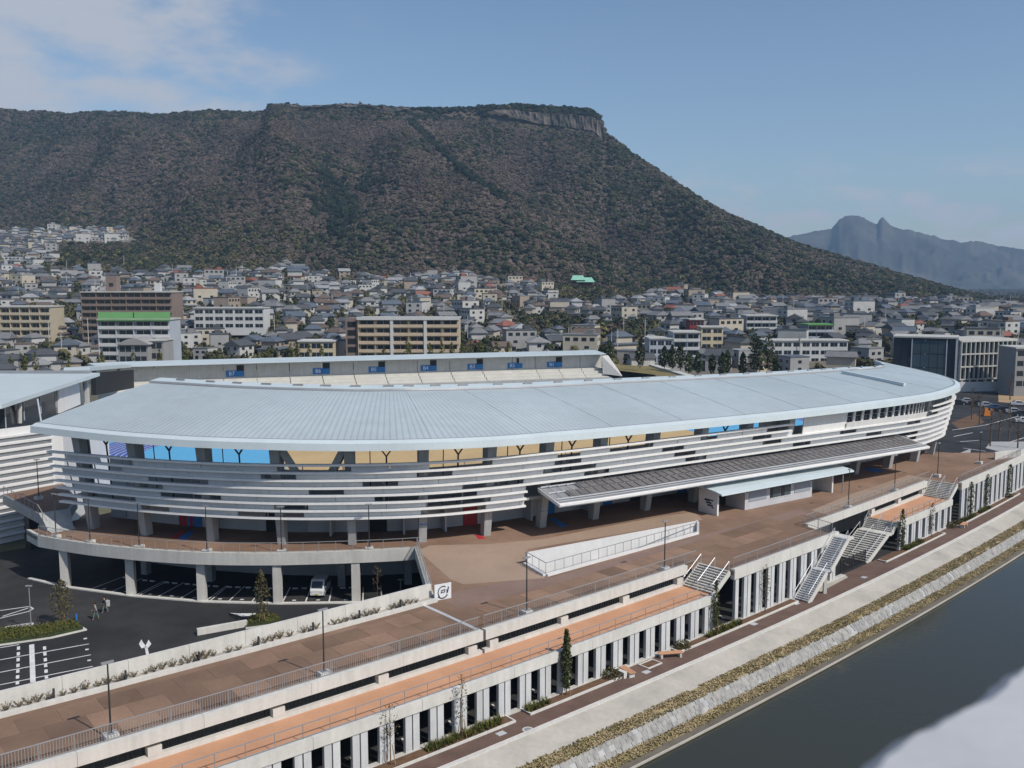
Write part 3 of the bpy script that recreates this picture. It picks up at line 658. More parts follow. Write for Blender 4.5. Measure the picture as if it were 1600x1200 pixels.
# concourse wall, floors and seating behind
m=MB(); m.sweep([[st(u,-5.3,5.4),st(u,-5,5.4),st(u,-5,12.6),st(u,-5.3,12.6)] for u in frange(.15,15.4,.25)]); m.build('concourse_wall','wall_grey',gs)
m=MB(); m.sweep([[st(u,-5,9.0),st(u,.55,9.0),st(u,.55,9.35),st(u,-5,9.35)] for u in frange(.15,15.4,.25)]); m.build('upper_floor','concrete_grey',gs)
for i in range(14):
    o=-5.3-1.35*i; z=12.0-.62*i; m=MB(); m.sweep([[st(u,o-1.35,z-.9),st(u,o,z-.9),st(u,o,z),st(u,o-1.35,z)] for u in frange(.3,14.2,.35)]); m.build('seating_tier','seat_concrete' if i%2 else 'concrete_grey',gs)
for px,mt,wd in ((290,'red',1.2),(303,'blue',1.2),(462,'shutter',1.6),(735,'red',1.1),(860,'blue',.8),(950,'blue',.9),(1066,'blue',1.0),(1395,'red',.9),(430,'black',1.4),(590,'black',1.3),(185,'shutter',1.5),(1000,'black',2.0),(1290,'black',2.2)):
    u=u_px(px,-4.9,7); m=MB(); m.box(st(u,-4.93,6.9),(wd*1.6,.1,3.0),sth(u)); m.build('entrance_door',mt,gs)
for px in (340,520,630,690,820,910):
    u=u_px(px,-4.9,7); m=MB(); m.box(st(u,-4.1,6.9),(.22,1.8,3.0),sth(u)); m.build('fin_wall','wall_grey',gs)
def floor_mark(pts,mt): patch(poly_px(pts,5.408),5.408,mt,'floor_marking',deck)
floor_mark([(266,840),(284,828),(290,829),(275,842)],'red'); floor_mark([(277,842),(296,829),(304,830),(290,844)],'blue'); floor_mark([(742,836),(748,835),(760,841),(748,843)],'red'); floor_mark([(857,811),(866,808),(888,822),(876,824)],'blue'); floor_mark([(1345,733),(1360,730),(1385,735),(1368,738)],'blue')
# solar canopy
def can(u,f,dz=0): return st(u,1.6+4.6*f,10.55-.95*f+dz)
cs=frange(uC0,uC1,.12)
m=MB(); m.sweep([[can(u,0,-.2),can(u,1.0,-.13),can(u,1.0,0),can(u,0,0)] for u in cs]); m.build('canopy_slab','steel',gs)
m=MB(); m.sweep([[can(u,.97,-.18),can(u,1.03,-.18),can(u,1.03,.06),can(u,.97,.06)] for u in cs]); m.build('canopy_fascia','louver_white',gs)
m=MB(); m.sweep([[can(u,.0,-.42),can(u,1.0,-.36),can(u,1.0,-.2),can(u,.0,-.24)] for u in cs]); m.build('canopy_soffit','louver_white',gs)
for u in (cs[0],cs[-1]): m=MB(); m.beam(can(u,0,-.1),can(u,1.02,-.1),.14,.3); m.build('canopy_end','louver_white',gs)
m=MB(); m.sweep([[can(u,.9,.16),can(u,.912,.16),can(u,.912,.22),can(u,.9,.22)] for u in cs]); m.build('canopy_gutter','galv',gs)
l0,l1=LN(uC0)+2.4,LN(uC1)-.8; k=54
m=MB()
for f in (.06,.425,.79): m.sweep([[can(u,f,.12),can(u,f+.015,.12),can(u,f+.015,.26),can(u,f,.26)] for u in frange(U(l0-2.2),U(l1),.12)])
for i in range(-2,k+1): u=U(l0+(l1-l0)*i/k); m.beam(can(u,.06,.2),can(u,.8,.2),.05,.08)
m.build('panel_frame','galv',gs)
for i in range(k):
    for r in range(2):
        if r==0 and i<2: continue
        a,b=U(l0+(l1-l0)*i/k+.1),U(l0+(l1-l0)*(i+1)/k-.1); f0=.075+.37*r; f1=f0+.335
        m=MB(); m.hexa([can(a,f0,.27),can(b,f0,.27),can(b,f1,.27),can(a,f1,.27),can(a,f0,.31),can(b,f0,.31),can(b,f1,.31),can(a,f1,.31)]); m.build('solar_panel','solar',gs)

# ---------------------------------------------------------------- ticket kiosk on the deck
K0=Vector((29.3,114.4,5.4)); kx=Vector((.825,.565,0)).normalized(); ky=Vector((-kx.y,kx.x,0)); kh=math.atan2(kx.y,kx.x)
ko=thing('ticket_kiosk','low white kiosk with a pale blue roof standing under the solar canopy','kiosk',tuple(K0))
def kb_(name,a,b,c,d,z0,z1,mt,par=ko):
    m=MB(); q=[K0+kx*a+ky*c,K0+kx*b+ky*c,K0+kx*b+ky*d,K0+kx*a+ky*d]; m.hexa([p+ez*z0 for p in q]+[p+ez*z1 for p in q]); return m.build(name,mt,par)
kb_('wall',0,13.1,0,3.2,0,2.85,'wall_grey')
m=MB(); pr=[(-1.3,2.75),(-1.25,2.95),(-.2,3.15),(3.6,3.45),(3.6,3.25),(-.2,2.85)]; m.sweep([[K0+kx*a+ky*c+ez*z for c,z in pr] for a in (-5.6,20.3)]); m.build('roof','eave_blue',ko)
kb_('fin_wall',-5.1,-4.8,-.1,3.0,0,2.85,'white_paint'); kb_('fin_wall',17.2,17.5,-.1,2.6,0,2.85,'white_paint')
kb_('back_screen',13.1,17.2,2.5,2.7,0,2.85,'concrete_grey')
for a,b,mt,nm in ((.7,4.0,'shutter','roller_shutter'),(9.5,12.7,'shutter','roller_shutter')):
    o=kb_(nm,a,b,-.05,.02,.95,2.6,mt); 
    for i in range(7): kb_('shutter_slat',a,b,-.07,-.05,1.0+.22*i,1.17+.22*i,mt,o)
for a,b in ((4.7,5.2),(5.25,6.7),(6.8,7.4),(7.45,8.7)): o=kb_('window',a,b,-.05,.02,.9,2.6,'glass_blue' if a in (5.25,7.45) else 'glass_dark'); kb_('window_frame',a,b,-.08,-.04,.84,.9,'louver_white',o)
for a in (.3,4.35,9.05,12.85): kb_('lamp',a-.1,a+.1,-.14,0,2.25,2.5,'dark_steel')
kb_('post',18.3,18.42,-1.0,-.88,0,2.85,'steel')
for i in range(3): kb_('wall_emblem',-5.13,-5.1,.6+.25*i,1.5+.25*i,1.0+.3*i,1.22+.3*i,'ink')
for i in range(2): kb_('wall_emblem',-5.13,-5.1,.5,.8+1.1*i,.8+i*.9,.95+i*.9,'ink')

# ---------------------------------------------------------------- athletics field inside the stadium
FC=Vector((-1,201,0)); fh=rad(23); fx=Vector((math.cos(fh),math.sin(fh),0)); fy=Vector((-fx.y,fx.x,0))
def oval(r,half=42,k=20):
    o=[]
    for i in range(k+1): a=-math.pi/2+math.pi*i/k; o.append(FC+fx*(half+r*math.cos(a))+fy*r*math.sin(a))
    for i in range(k+1): a=math.pi/2+math.pi*i/k; o.append(FC+fx*(-half+r*math.cos(a))+fy*r*math.sin(a))
    return o
m=MB(); m.prism(oval(48),None,.01); fld=struct(m.build('field_surround','d_blue'))
m=MB(); m.prism(oval(46),None,.02); struct(m.build('running_track','track_blue'))
m=MB(); m.prism(oval(34.5),None,.03); struct(m.build('field_end_zone','d_blue'))
m=MB(); m.prism([FC+fx*a+fy*b for a,b in ((-50.5,-33),(42,-33),(42,33),(-50.5,33))],None,.04); struct(m.build('infield_grass','infield'))
for i in range(9):
    r=35+i*1.22; a=oval(r-.09); b=oval(r+.09); m=MB(); n=len(a)
    for j in range(n): m.face([a[j],a[(j+1)%n],b[(j+1)%n],b[j]])
    m.v=[(x,y,.05) for x,y,z in m.v]; m.build('lane_line','line_white',fld)
# ---------------------------------------------------------------- back stand across the field
bs=thing('back_stand','low concrete back stand across the field with blue block signs and a blue roof lip','stadium',(-40,258,0))
WP=[PY(150,573,240),PY(185,571,244),PY(400,565,256),PY(600,560,267),PY(800,555,279),PY(940,551.5,286)]
def wp(f): 
    i=min(int(f),4); t=f-i; p=WP[i].lerp(WP[i+1],t); q=(WP[i+1]-WP[i]); q.z=0; q.normalize(); return p,q,Vector((q.y,-q.x,0))
fr=[0,.5]+[1+i*.25 for i in range(0,17)]
def bsec(f,o,z): p,q,n=wp(min(f,4.999)); return Vector((p.x+n.x*o,p.y+n.y*o,z))
def topz(f): return wp(min(f,4.999))[0].z
for a,b in zip(fr[:-1],fr[1:]):
    for nm,o0,o1,z0,z1,mt in (('wall_panel',0,.4,-5.2,-.25,'concrete'),):
        m=MB(); m.sweep([[bsec(f,o0,topz(f)+z0),bsec(f,o1,topz(f)+z0),bsec(f,o1,topz(f)+z1),bsec(f,o0,topz(f)+z1)] for f in (a+.003,b-.003)]); m.build(nm,mt,bs)
    for i in range(5):
        m=MB(); m.sweep([[bsec(f,.4+1.7*i,topz(f)-9),bsec(f,2.1+1.7*i,topz(f)-9),bsec(f,2.1+1.7*i,topz(f)-4.45-.7*i),bsec(f,.4+1.7*i,topz(f)-4.4-.7*i)] for f in (a+.003,b-.003)]); m.build('seating_tier','seat_concrete',bs)
    m=MB(); m.sweep([[bsec(f,8.9,0),bsec(f,9.2,0),bsec(f,9.2,topz(f)-6.6),bsec(f,8.9,topz(f)-6.6)] for f in (a,b)]); m.build('front_wall','concrete_grey',bs)
m=MB(); m.sweep([[bsec(f,-6,topz(f)-.1),bsec(f,4.2,topz(f)-.12),bsec(f,4.2,topz(f)+.08),bsec(f,-6,topz(f)+.5)] for f in fr]); m.build('roof_lip','eave_blue',bs)
for px,t in ((362,'B7'),(497,'B6'),(584,'B5'),(665,'B4'),(738,'B3'),(800,'B2'),(862,'B1')):
    f=float(np.interp(px,[Q(bsec(g,.4,topz(g)-3))[0] for g in np.linspace(0,4.99,200)],np.linspace(0,4.99,200))); p,q,n=wp(f); c=Vector((p.x+n.x*.46,p.y+n.y*.46,p.z-3.1)); h=math.atan2(q.y,q.x)
    m=MB(); m.box(c,(3.0,.1,1.7),h); pn=m.build('block_sign','sign_blue',bs)
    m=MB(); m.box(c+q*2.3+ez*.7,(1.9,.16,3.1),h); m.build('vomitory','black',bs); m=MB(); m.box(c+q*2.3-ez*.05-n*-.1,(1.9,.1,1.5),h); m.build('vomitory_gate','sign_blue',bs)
    mtx=Matrix.Translation(c+n*.07)@Matrix(((q.x,0,n.x,0),(q.y,0,n.y,0),(0,1,0,0),(0,0,0,1))); text_mesh('sign_lettering',t,1.5,'board',bs,mtx)
# sloping grass bank and wing wall at its right end
m=MB(); g=[PY(945,552,286),PY(940,575,284),PY(1075,590,282),PY(1060,586,300),PY(985,568,305)]
m=MB(); m.hexa([PY(942,582,283),PY(972,586,279),PY(972,588,277),PY(942,584,280),PY(940,555,283),PY(950,555,283),PY(950,555.5,282),PY(940,555.5,282)]); m.build('wing_wall','white_concrete',bs)
gb=MB(); gb.face([PY(950,577,283),PY(1062,590,262),PY(1075,589,268),PY(1015,571,330),PY(958,568,330)]); gb.face([PY(950,577,283),PY(958,568,330),PY(945,568,330),PY(940,575,283)])
struct(gb.build('grass_bank','lawn')); gk=MB(); gk.beam(PY(1015,570,331),PY(1078,589,266),2.6,.9); tag(gk.build('bank_ramp','concrete',org=tuple(PY(1045,580,300))),'pale concrete ramp edging the grass bank beyond the back stand','ramp')
# ---------------------------------------------------------------- gymnasium on the left
gy=thing('gymnasium','white louvred hall with a glazed upper storey and pale blue roof','building',(-66,119,0))
low=[(-76,105.2),(-66,119),(-61.4,125.3),(-66,150),(-110,150),(-110,105)]
m=MB(); m.prism(low,0,12.0); m.build('lower_block','white_paint',gy)
for a,b in zip(low[:3],low[1:4]):
    a=Vector((*a,0)); b=Vector((*b,0)); wall('screen_wall',b,a,-.3,12,15.0,'white_paint',gy) if False else wall('screen_wall',a,b,-.3,12.0,15.0,'white_paint',gy)
A=Vector((-76,105.2,0)); B=Vector((-61.4,125.3,0)); d=(B-A).normalized(); n=Vector((d.y,-d.x,0)); Lg=(B-A).length; gh=math.atan2(d.y,d.x)
for i in range(16):
    z=13.9-.92*i; 
    if z<.8: break
    e=Lg-1.6 if z>5.5 else Lg-5.2
    m=MB(); m.hexa([A+n*.05+ez*z,A+d*e+n*.05+ez*z,A+d*e+n*.55+ez*(z-.05),A+n*.55+ez*(z-.05),A+n*.05+ez*(z+.28),A+d*e+n*.05+ez*(z+.28),A+d*e+n*.55+ez*(z+.2),A+n*.55+ez*(z+.2)]); m.build('louvre_blade','white_paint',gy)
    m=MB(); m.hexa([A+n*.02+ez*(z-.3),A+d*e+n*.02+ez*(z-.3),A+d*e+n*.06+ez*(z-.3),A+n*.06+ez*(z-.3),A+n*.02+ez*(z),A+d*e+n*.02+ez*z,A+d*e+n*.06+ez*z,A+n*.06+ez*z]); m.build('louvre_shade','concrete_grey',gy)  # shade between the blades, coloured in as a flat grey strip
m=MB(); m.box(A+d*(Lg-4.6)+n*.06+ez*1.6,(2.6,.1,3.2),gh); m.build('garage_opening','black',gy)
up=[(-66.2,120),(-71.5,154),(-108,154),(-108,112)]; m=MB(); m.prism(up,12.01,18.0); m.build('upper_block','glass_dark',gy)
a=Vector((-66.2,120,0)); b=Vector((-71.5,154,0)); dd=(b-a).normalized(); nn=Vector((dd.y,-dd.x,0)); L2=(b-a).length; h2=math.atan2(dd.y,dd.x)
a2=Vector((-72,113,0))
for t in frange(0,20,6.6): m=MB(); m.box(a+dd*t+nn*.04+ez*16.5,(.12,.1,3.0),h2); m.build('mullion','galv',gy)
for t in (4,): m=MB(); m.tube(a+dd*t+nn*.35+ez*15,a+dd*t+nn*.5+ez*18,.28,n=8); m.build('column','concrete',gy)
m=MB(); m.box(a+dd*26+nn*.12+ez*16.0,(10.5,.3,4.0),h2); m.build('white_panel','white_paint',gy)
m=MB(); m.box(a+dd*32.6+nn*.12+ez*16.0,(2.2,.3,4.0),h2); m.build('end_window','glass_blue',gy); m=MB(); m.box(a+dd*34.6+nn*.2+ez*9,(1.2,.8,18),h2); m.build('end_column','concrete',gy)
m=MB(); ro=[(-64.6,116.5),(-70.3,157.5),(-112,157.5),(-112,108),(-75,108)]; m.prism(ro,18.0,18.55); m.build('roof','eave_blue',gy); m=MB(); m.prism([(-71.5,156),(-71.6,157.4),(-112,157.4),(-112,156)],18.55,18.95); m.build('ridge_cap','steel',gy)
# covered link behind the gymnasium, footbridge in front of it
m=MB(); m.beam(PY(120,577,190),PY(188,572,236),5,.8); lk=thing('covered_link','dark covered link between the gymnasium and the back stand','link',(-90,210,0)); m.build('roof','eave_blue',lk); m=MB(); m.beam(PY(146,600,190),PY(206,592,232),1.0,4.6); m.build('dark_wall','black',lk); m=MB(); m.beam(PY(186,600,225),PY(186,573,225),.8,.8); m.build('post','concrete',lk)
fb=thing('footbridge','short concrete footbridge from the white gymnasium to the curved deck','bridge',(-58,112,5)); m=MB(); fp=[(-64.5,115.2),(-55.0,105.5),(-52.4,107.8),(-54,113),(-60,122)]
m.prism(fp,6.0,7.2); m.build('bridge_slab','concrete_grey',fb); m=MB(); m.prism([(-64.3,115.4),(-55.1,105.9),(-52.8,107.9),(-54.2,112.8),(-60,121.6)],7.2,7.24); m.build('bridge_paving','deck',fb)
m=MB(); m.box((-61.5,116.5,3),(1.6,1.2,6.0),gh); m.build('pier','dark_steel',fb)
m=MB(); m.hexa([(-55.0,105.5,5.4),(-52.6,103.6,5.4),(-50.8,105.6,5.4),(-52.4,107.8,5.4),(-55.0,105.5,7.2),(-53.4,104.2,5.6),(-51.4,106.2,5.6),(-52.4,107.8,7.2)]); m.build('ramp','concrete_grey',fb)
railing('bridge_railing',[(-64.3,115.2,7.2),(-55.1,105.6,7.2),(-53.4,104.2,5.7)],'thin railing along the footbridge by the gymnasium',1.05,1.6,0,'footbridge railings')
dup(lp0,(-58.5,112.5,7.2),gh,'dark lamp post standing on the footbridge by the gymnasium','lamp post on the footbridge')
# ---------------------------------------------------------------- car park in front of the stand
def stroke(pts,wd,z,mt='line_white',name='painted_line',parent=None):
    m=MB(); pts=[P(x,y,z) for x,y in pts]
    for a,b in zip(pts,pts[1:]):
        d=(b-a).normalized(); e=Vector((-d.y,d.x,0))*wd/2; m.face([a-e,b-e,b+e,a+e])
    return m.build(name,mt,parent or carpark)
kl=[(46,904),(75,911),(106,918),(207,931.5),(318,940.5),(435,943.5),(556,942),(640,938)]
m=MB(); kp=[P(x,y,0) for x,y in kl]; ko_=off_path(kp,.25); ki_=off_path(kp,-.25); m.sweep([[Vector((p.x,p.y,0)),Vector((q.x,q.y,0)),Vector((q.x,q.y,.12)),Vector((p.x,p.y,.12))] for p,q in zip(ko_,ki_)])
tag(m.build('parking_kerb','white_concrete',org=tuple(P(318,940,0))),'curved pale kerb along the parking bays under the deck','kerb')
ky_=lambda x: float(np.interp(x,[k[0] for k in kl],[k[1] for k in kl]))
for x in (141,173,212,217,246,281,322,328,357,393,441,477,514,567,597):
    a=P(x,ky_(x)-2,.006); i=int(np.argmin([(p-a).length for p in EP])); i=min(max(i,1),len(EP)-2); t=(EP[i+1]-EP[i-1]).normalized(); nrm=Vector((-t.y,t.x,0)); b=a+nrm*5; e=t*.07
    m=MB(); m.face([a-e,a+e,b+e,b-e]); m.build('bay_line','line_white',carpark)
for x in (156,190,229,263,299,340,375,415,458,496,540):
    a=P(x,ky_(x)-2,.0); i=int(np.argmin([(p-a).length for p in EP])); i=min(max(i,1),len(EP)-2); t=(EP[i+1]-EP[i-1]).normalized(); nrm=Vector((-t.y,t.x,0)); c=a+nrm*4.4
    for dd_ in (-.5,.5): m=MB(); m.box(c+t*dd_+ez*.07,(.6,.14,.12),math.atan2(t.y,t.x)); tag(m.build('wheel_stop','line_white',org=tuple(c+t*dd_)),'small white wheel stop at the back of a parking bay under the deck','wheel stop','wheel stops under the deck')
    m=MB(); m.face([a+nrm*.5+t*dx+nrm*dy+ez*.006 for dx,dy in ((-.2,0),(.2,0),(.2,.3),(-.2,.3))]); m.build('bay_number','line_white',carpark)
for pts in ([(0,1031),(139,1006)],[(0,1050.5),(142,1023)],[(0,1070),(145,1041)],[(0,1012),(30,1007)]): stroke(pts,.15,.006)
stroke([(49.5,1007),(51.5,1066)],.42,.007)
for x0,x1 in ((29,27),(69.5,73.5)):
    for i in range(7): y=1010+i*9; stroke([(x0+(x1-x0)*(i/7),y),(x0+(x1-x0)*((i+.6)/7),y+5.2)],.26,.007)
for x,y in ((133,998),(135.5,1015),(139,1032)): stroke([(x-2.5,y),(x+3,y-.6)],.32,.007,name='bay_number')
for pts in ([(0,954),(46,947.5),(52,951),(44,955.5),(0,966)],[(4,963),(44,950)],[(10,979),(51,973),(51,977),(10,983),(10,979)],[(16,980),(46,975.5)]): stroke(pts,.17,.006)
def flat(pts,mt='line_white',z=.007,name='painted_arrow'): 
    m=MB(); m.prism(poly_px(pts,z),None,z); m.build(name,mt,carpark)
flat([(226,1011),(230.5,1011),(233,1023),(228.5,1024)]); flat([(217,1006),(221,999),(223,1003),(229,1011),(221,1013)]); flat([(236.5,1006),(232,999.5),(230,1004),(226,1011),(232,1012)])
flat([(359,957.5),(372,958.5),(400,958),(400,961.5),(378,963)])
def hedge(name,poly,z0,z1,label,seed):
    t=thing(name,label,'hedge',tuple(poly[0])); m=MB(); m.prism(poly,0,.14); m.build('kerb','white_concrete',t)
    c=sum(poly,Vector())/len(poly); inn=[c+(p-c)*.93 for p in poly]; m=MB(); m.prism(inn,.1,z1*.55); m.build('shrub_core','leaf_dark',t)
    r=random.Random(seed); m=MB(); xs=[p.x for p in inn]; ys=[p.y for p in inn]
    def inside(x,y):
        c_=False; n=len(inn)
        for i in range(n):
            a,b=inn[i],inn[i-1]
            if (a.y>y)!=(b.y>y) and x<(b.x-a.x)*(y-a.y)/(b.y-a.y)+a.x: c_=not c_
        return c_
    k=0; area=(max(xs)-min(xs))*(max(ys)-min(ys))
    for _ in range(int(area*90)):
        x,y=r.uniform(min(xs),max(xs)),r.uniform(min(ys),max(ys))
        if inside(x,y): m.leafs((x,y,z1*.6),(.15,.15,z1*.45),2,.07,r)
    m.build('foliage','hedge',t); return t
hedge('parking_hedge',poly_px([(-60,992),(70,983),(118,974),(136,985),(80,998),(-60,1018)],0),0,.75,'low yellow-green hedge on the island beside the painted bays',1)
hedge('parking_hedge',poly_px([(384,983),(392,966),(432,966),(440,975)],0),0,.7,'low yellow-green hedge behind the planter wall at the low white wall',2)
m=MB(); A_=P(308,992,0); B_=P(386,978,0); m.beam(A_+ez*.3,B_+ez*.3,.45,.6); tag(m.build('low_wall','white_concrete',org=tuple(A_)),'low straight white wall on the asphalt near the planter wall','wall')
m=MB(); a=P(120,979,0); m.tube(a,a+ez*1.3,.09,n=7); tag(m.build('marker_post','blue',org=tuple(a)),'blue marker post at the end of the hedge island','post')
def car_lamp(px,py,h,label):
    a=P(px,py,0); t=thing('car_park_lamp',label,'lamp post',tuple(a)); m=MB(); m.tube(a,a+ez*h,.06,.05,6); m.build('pole','steel',t); m=MB(); m.box(a+ez*h,(.6,.2,.1)); m.build('lamp_head','steel',t)
car_lamp(49,985,4.5,'slim grey lamp pole rising from the hedge island in the car park'); car_lamp(626,925,1.4,'short pale lamp in the dark bays behind the white wall')
# trees with trunks, limbs and leaf-sized faces
def tree(name,label,loc,h,r,mt,leaves=260,lq=.12,seed=0,low=.25,group=None,bare=False,stake=False,trunk=.05,cat_='tree'):
    t=thing(name,label,cat_,tuple(loc),group); rr=random.Random(seed); L=Vector(loc)
    tk=MB(); tk.tube(L-ez*.1,L+ez*h*.55,trunk,trunk*.7,6); tk.tube(L+ez*h*.55,L+ez*h*.97,trunk*.7,trunk*.2,5)
    for i in range(int(16 if bare else 10)):
        z=h*rr.uniform(low,.92); a=rr.uniform(0,6.28); l=r*rr.uniform(.6,1.15)*(1.15-.6*(z/h)); b0=L+ez*z; e=b0+Vector((math.cos(a)*l,math.sin(a)*l,l*rr.uniform(.5,1.3))); tk.tube(b0,e,trunk*.4,trunk*.12,4,cap=False)
        for _ in range(3 if bare else 1):
            a2=a+rr.uniform(-1,1); q=b0.lerp(e,rr.uniform(.4,.9)); tk.tube(q,q+Vector((math.cos(a2)*l*.4,math.sin(a2)*l*.4,l*.5)),trunk*.16,trunk*.08,3,cap=False)
    tk.build('trunk','bark',t); m=MB()
    for _ in range(leaves):
        z=rr.uniform(low,1); prof=math.sin(math.pi*min(1,(z-low)/(1-low)*.85+.15))**.7; a=rr.uniform(0,6.28); d=r*prof*math.sqrt(rr.random()); p=L+Vector((math.cos(a)*d,math.sin(a)*d,h*z)); m.leafs(p,(.1,.1,.1),1,lq,rr)
    if leaves: m.build('crown',mt,t)
    if stake:
        for d in (-.35,.35): m=MB(); m.tube(L+Vector((d,0,0)),L+Vector((d*.4,0,1.5)),.035,n=5); m.build('stake','stake',t)
    return t
tree('parking_tree','slender tree with sparse olive leaves on the hedge island',P(98,976,.1),4.6,1.15,'leaf_olive',700,.09,1,.22,stake=True)
tree('parking_tree','slender tree with sparse leaves in front of the parked van bays',P(410,976,.1),5.6,.75,'leaf_olive',520,.09,2,.2,stake=True)
tree('parking_tree','thin leafless tree before the dark bays by the white wall',P(590,938,0),4.0,.7,'leaf_olive',40,.08,3,.3,bare=True)
RG='young trees along the riverside path'
tree('riverside_tree','bare young tree with twiggy crown, first along the riverside bed',R(-11.6,-.45,.1),4.6,.75,'leaf_olive',70,.07,4,.3,RG,True,True)
tree('riverside_tree','bare young tree with a few brown leaves at the low shrubs',R(-5.4,-.6,.1),5.0,.55,'leaf_olive',90,.07,5,.3,RG,True,True)
tree('riverside_tree','dense dark green columnar tree by the orange terrace',R(5.5,-.45,.1),5.6,.42,'leaf_green',1300,.1,6,.12,RG,stake=True)
tree('riverside_tree','slender green tree at the foot of the short terrace stairs',R(25.9,-.35,.1),5.2,.42,'leaf_green',420,.09,7,.15,RG,stake=True)
tree('riverside_tree','thin bare tree in front of the tall colonnade',R(34.5,-.35,.1),5.0,.5,'leaf_olive',120,.08,8,.2,RG,True)
tree('riverside_tree','slim climbing green tree beside the broad stairs landing',R(66.4,-.3,.1),5.4,.45,'leaf_green',500,.1,9,.1,RG)
tree('riverside_tree','thin tree before the low colonnade of the smaller terrace',R(76,-.3,.1),4.6,.5,'leaf_olive',160,.08,10,.2,RG,True)
for i,s in enumerate((90.5,97.5,108.5)): tree('riverside_tree','slim green tree against the tall colonnade past the last stairs',R(s,-.25,.1),5.2,.5,'leaf_green',360,.1,11+i,.12,RG)
def bed(s0,s1,n0,tufty,label):
    t=thing('planting_bed',label,'planting bed',tuple(R((s0+s1)/2,n0/2,0)),'planting beds along the riverside path')
    m=MB(); m.sweep([[R(s,n0,.0),R(s,0,.0),R(s,0,.1),R(s,n0,.1)] for s in frange(s0,s1,3)]); m.build('soil','soil',t)
    m=MB(); m.sweep([[R(s,n0-.14,0),R(s,n0,0),R(s,n0,.17),R(s,n0-.14,.17)] for s in frange(s0,s1,3)]); m.build('edging','white_concrete',t)
    for a,b in ((s0,s0+.14),(s1-.14,s1)): m=MB(); m.hexa([R(a,n0,0),R(b,n0,0),R(b,0,0),R(a,0,0),R(a,n0,.17),R(b,n0,.17),R(b,0,.17),R(a,0,.17)]); m.build('edging','white_concrete',t)
    r=random.Random(int(s0*7)); m=MB()
    for a,b in tufty:
        for _ in range(int((b-a)*34)):
            s=r.uniform(a,b); p=R(s,r.uniform(n0*.85,-.15),.1); hh=r.uniform(.25,.55)
            for k in range(4):
                an=r.uniform(0,6.28); d=Vector((math.cos(an),math.sin(an),0)); e=Vector((-d.y,d.x,0))*.05; q=p+d*hh*.5+ez*hh; m.face([p-e,p+e,q+e*.3,q-e*.3])
    if tufty: m.build('strappy_leaves','hedge',t)
bed(-60,-.6,-1.05,[(-30,-22),(-8.6,-1.4)],'narrow bed with leafy green clumps below the near colonnade'); bed(1.0,12.4,-.95,[(1.1,3.4)],'narrow soil bed with the columnar tree below the colonnade'); bed(19.6,40,-.85,[(24.5,30)],'narrow bed with green clumps below the short terrace stairs'); bed(60.5,79,-.9,[(66.8,72.5)],'narrow bed with green clumps beside the broad stairs'); bed(84,112,-.85,[(87,92),(94,98)],'narrow bed with green clumps below the far colonnade')
def bush(s,n,r,label):
    t=thing('round_shrub',label,'shrub',tuple(R(s,n,.1)),'rounded shrubs by the benches'); rr=random.Random(int(s*10)); m=MB(); m.leafs(R(s,n,r*.5),(r*1.25,r,r*.75),420,.075,rr,low=-.6); m.build('foliage','leaf_olive',t); m=MB(); m.tube(R(s,n,0),R(s,n,r*.6),.06,.03,5); m.build('stem','bark',t)
bush(10.9,-.5,.75,'rounded olive shrub at the white end wall of the soil bed with the columnar tree'); bush(20.6,-.45,.7,'rounded olive shrub beside the flat wooden bench'); bush(82.8,-.3,.65,'rounded olive shrub at the end of the low colonnade of the smaller terrace'); bush(85.5,-.3,.6,'rounded olive shrub at the start of the far bed'); bush(108,-.3,.6,'rounded dark shrub at the last slim tree')
def bench(s,n,rz,l,label):
    c=R(s,n); t=thing('wooden_bench',label,'bench',tuple(c),'benches on the riverside path',); h=Rh(s)+rz; dx=Vector((math.cos(h),math.sin(h),0)); dy=Vector((-dx.y,dx.x,0))
    for i in range(4): m=MB(); m.box(c+dy*(-.24+.16*i)+ez*.45,(l,.14,.06),h); m.build('seat_slat','orange',t)
    for d in (-1,1): m=MB(); m.box(c+dx*d*(l/2-.25)+ez*.21,(.18,.55,.42),h); m.build('support','white_concrete',t)
bench(18.3,-.95,-.55,2.3,'flat orange wooden bench set slantwise on the brown path'); bench(12.5,-.9,1.35,1.7,'orange wooden bench across the end of the soil bed')
m=MB(); m.hexa([R(11.6,-1.3,0),R(12.0,-1.3,0),R(12.0,.0,0),R(11.6,.0,0),R(11.6,-1.3,.55),R(12.0,-1.3,.55),R(12.0,0,.55),R(11.6,0,.55)]); tag(m.build('bed_end_wall','white_concrete',org=tuple(R(11.8,-.6))),'small white wall closing the soil bed behind the wooden bench','wall')
bench(84.6,-1.4,.1,2.0,'orange wooden bench on the path near the end of the smaller terrace')
tp=thing('tree_pit','square soil tree pit with white edging between the two benches','tree pit',tuple(R(15.6,-.8)))
for a,b,c,d in ((14.7,16.6,-1.4,-1.28),(14.7,16.6,-.32,-.2),(14.7,14.82,-1.28,-.32),(16.48,16.6,-1.28,-.32)): m=MB(); m.hexa([R(a,c,0),R(b,c,0),R(b,d,0),R(a,d,0),R(a,c,.1),R(b,c,.1),R(b,d,.1),R(a,d,.1)]); m.build('edging','white_concrete',tp)
m=MB(); m.hexa([R(14.82,-1.28,0),R(16.48,-1.28,0),R(16.48,-.32,0),R(14.82,-.32,0),R(14.82,-1.28,.05),R(16.48,-1.28,.05),R(16.48,-.32,.05),R(14.82,-.32,.05)]); m.build('soil','soil',tp)
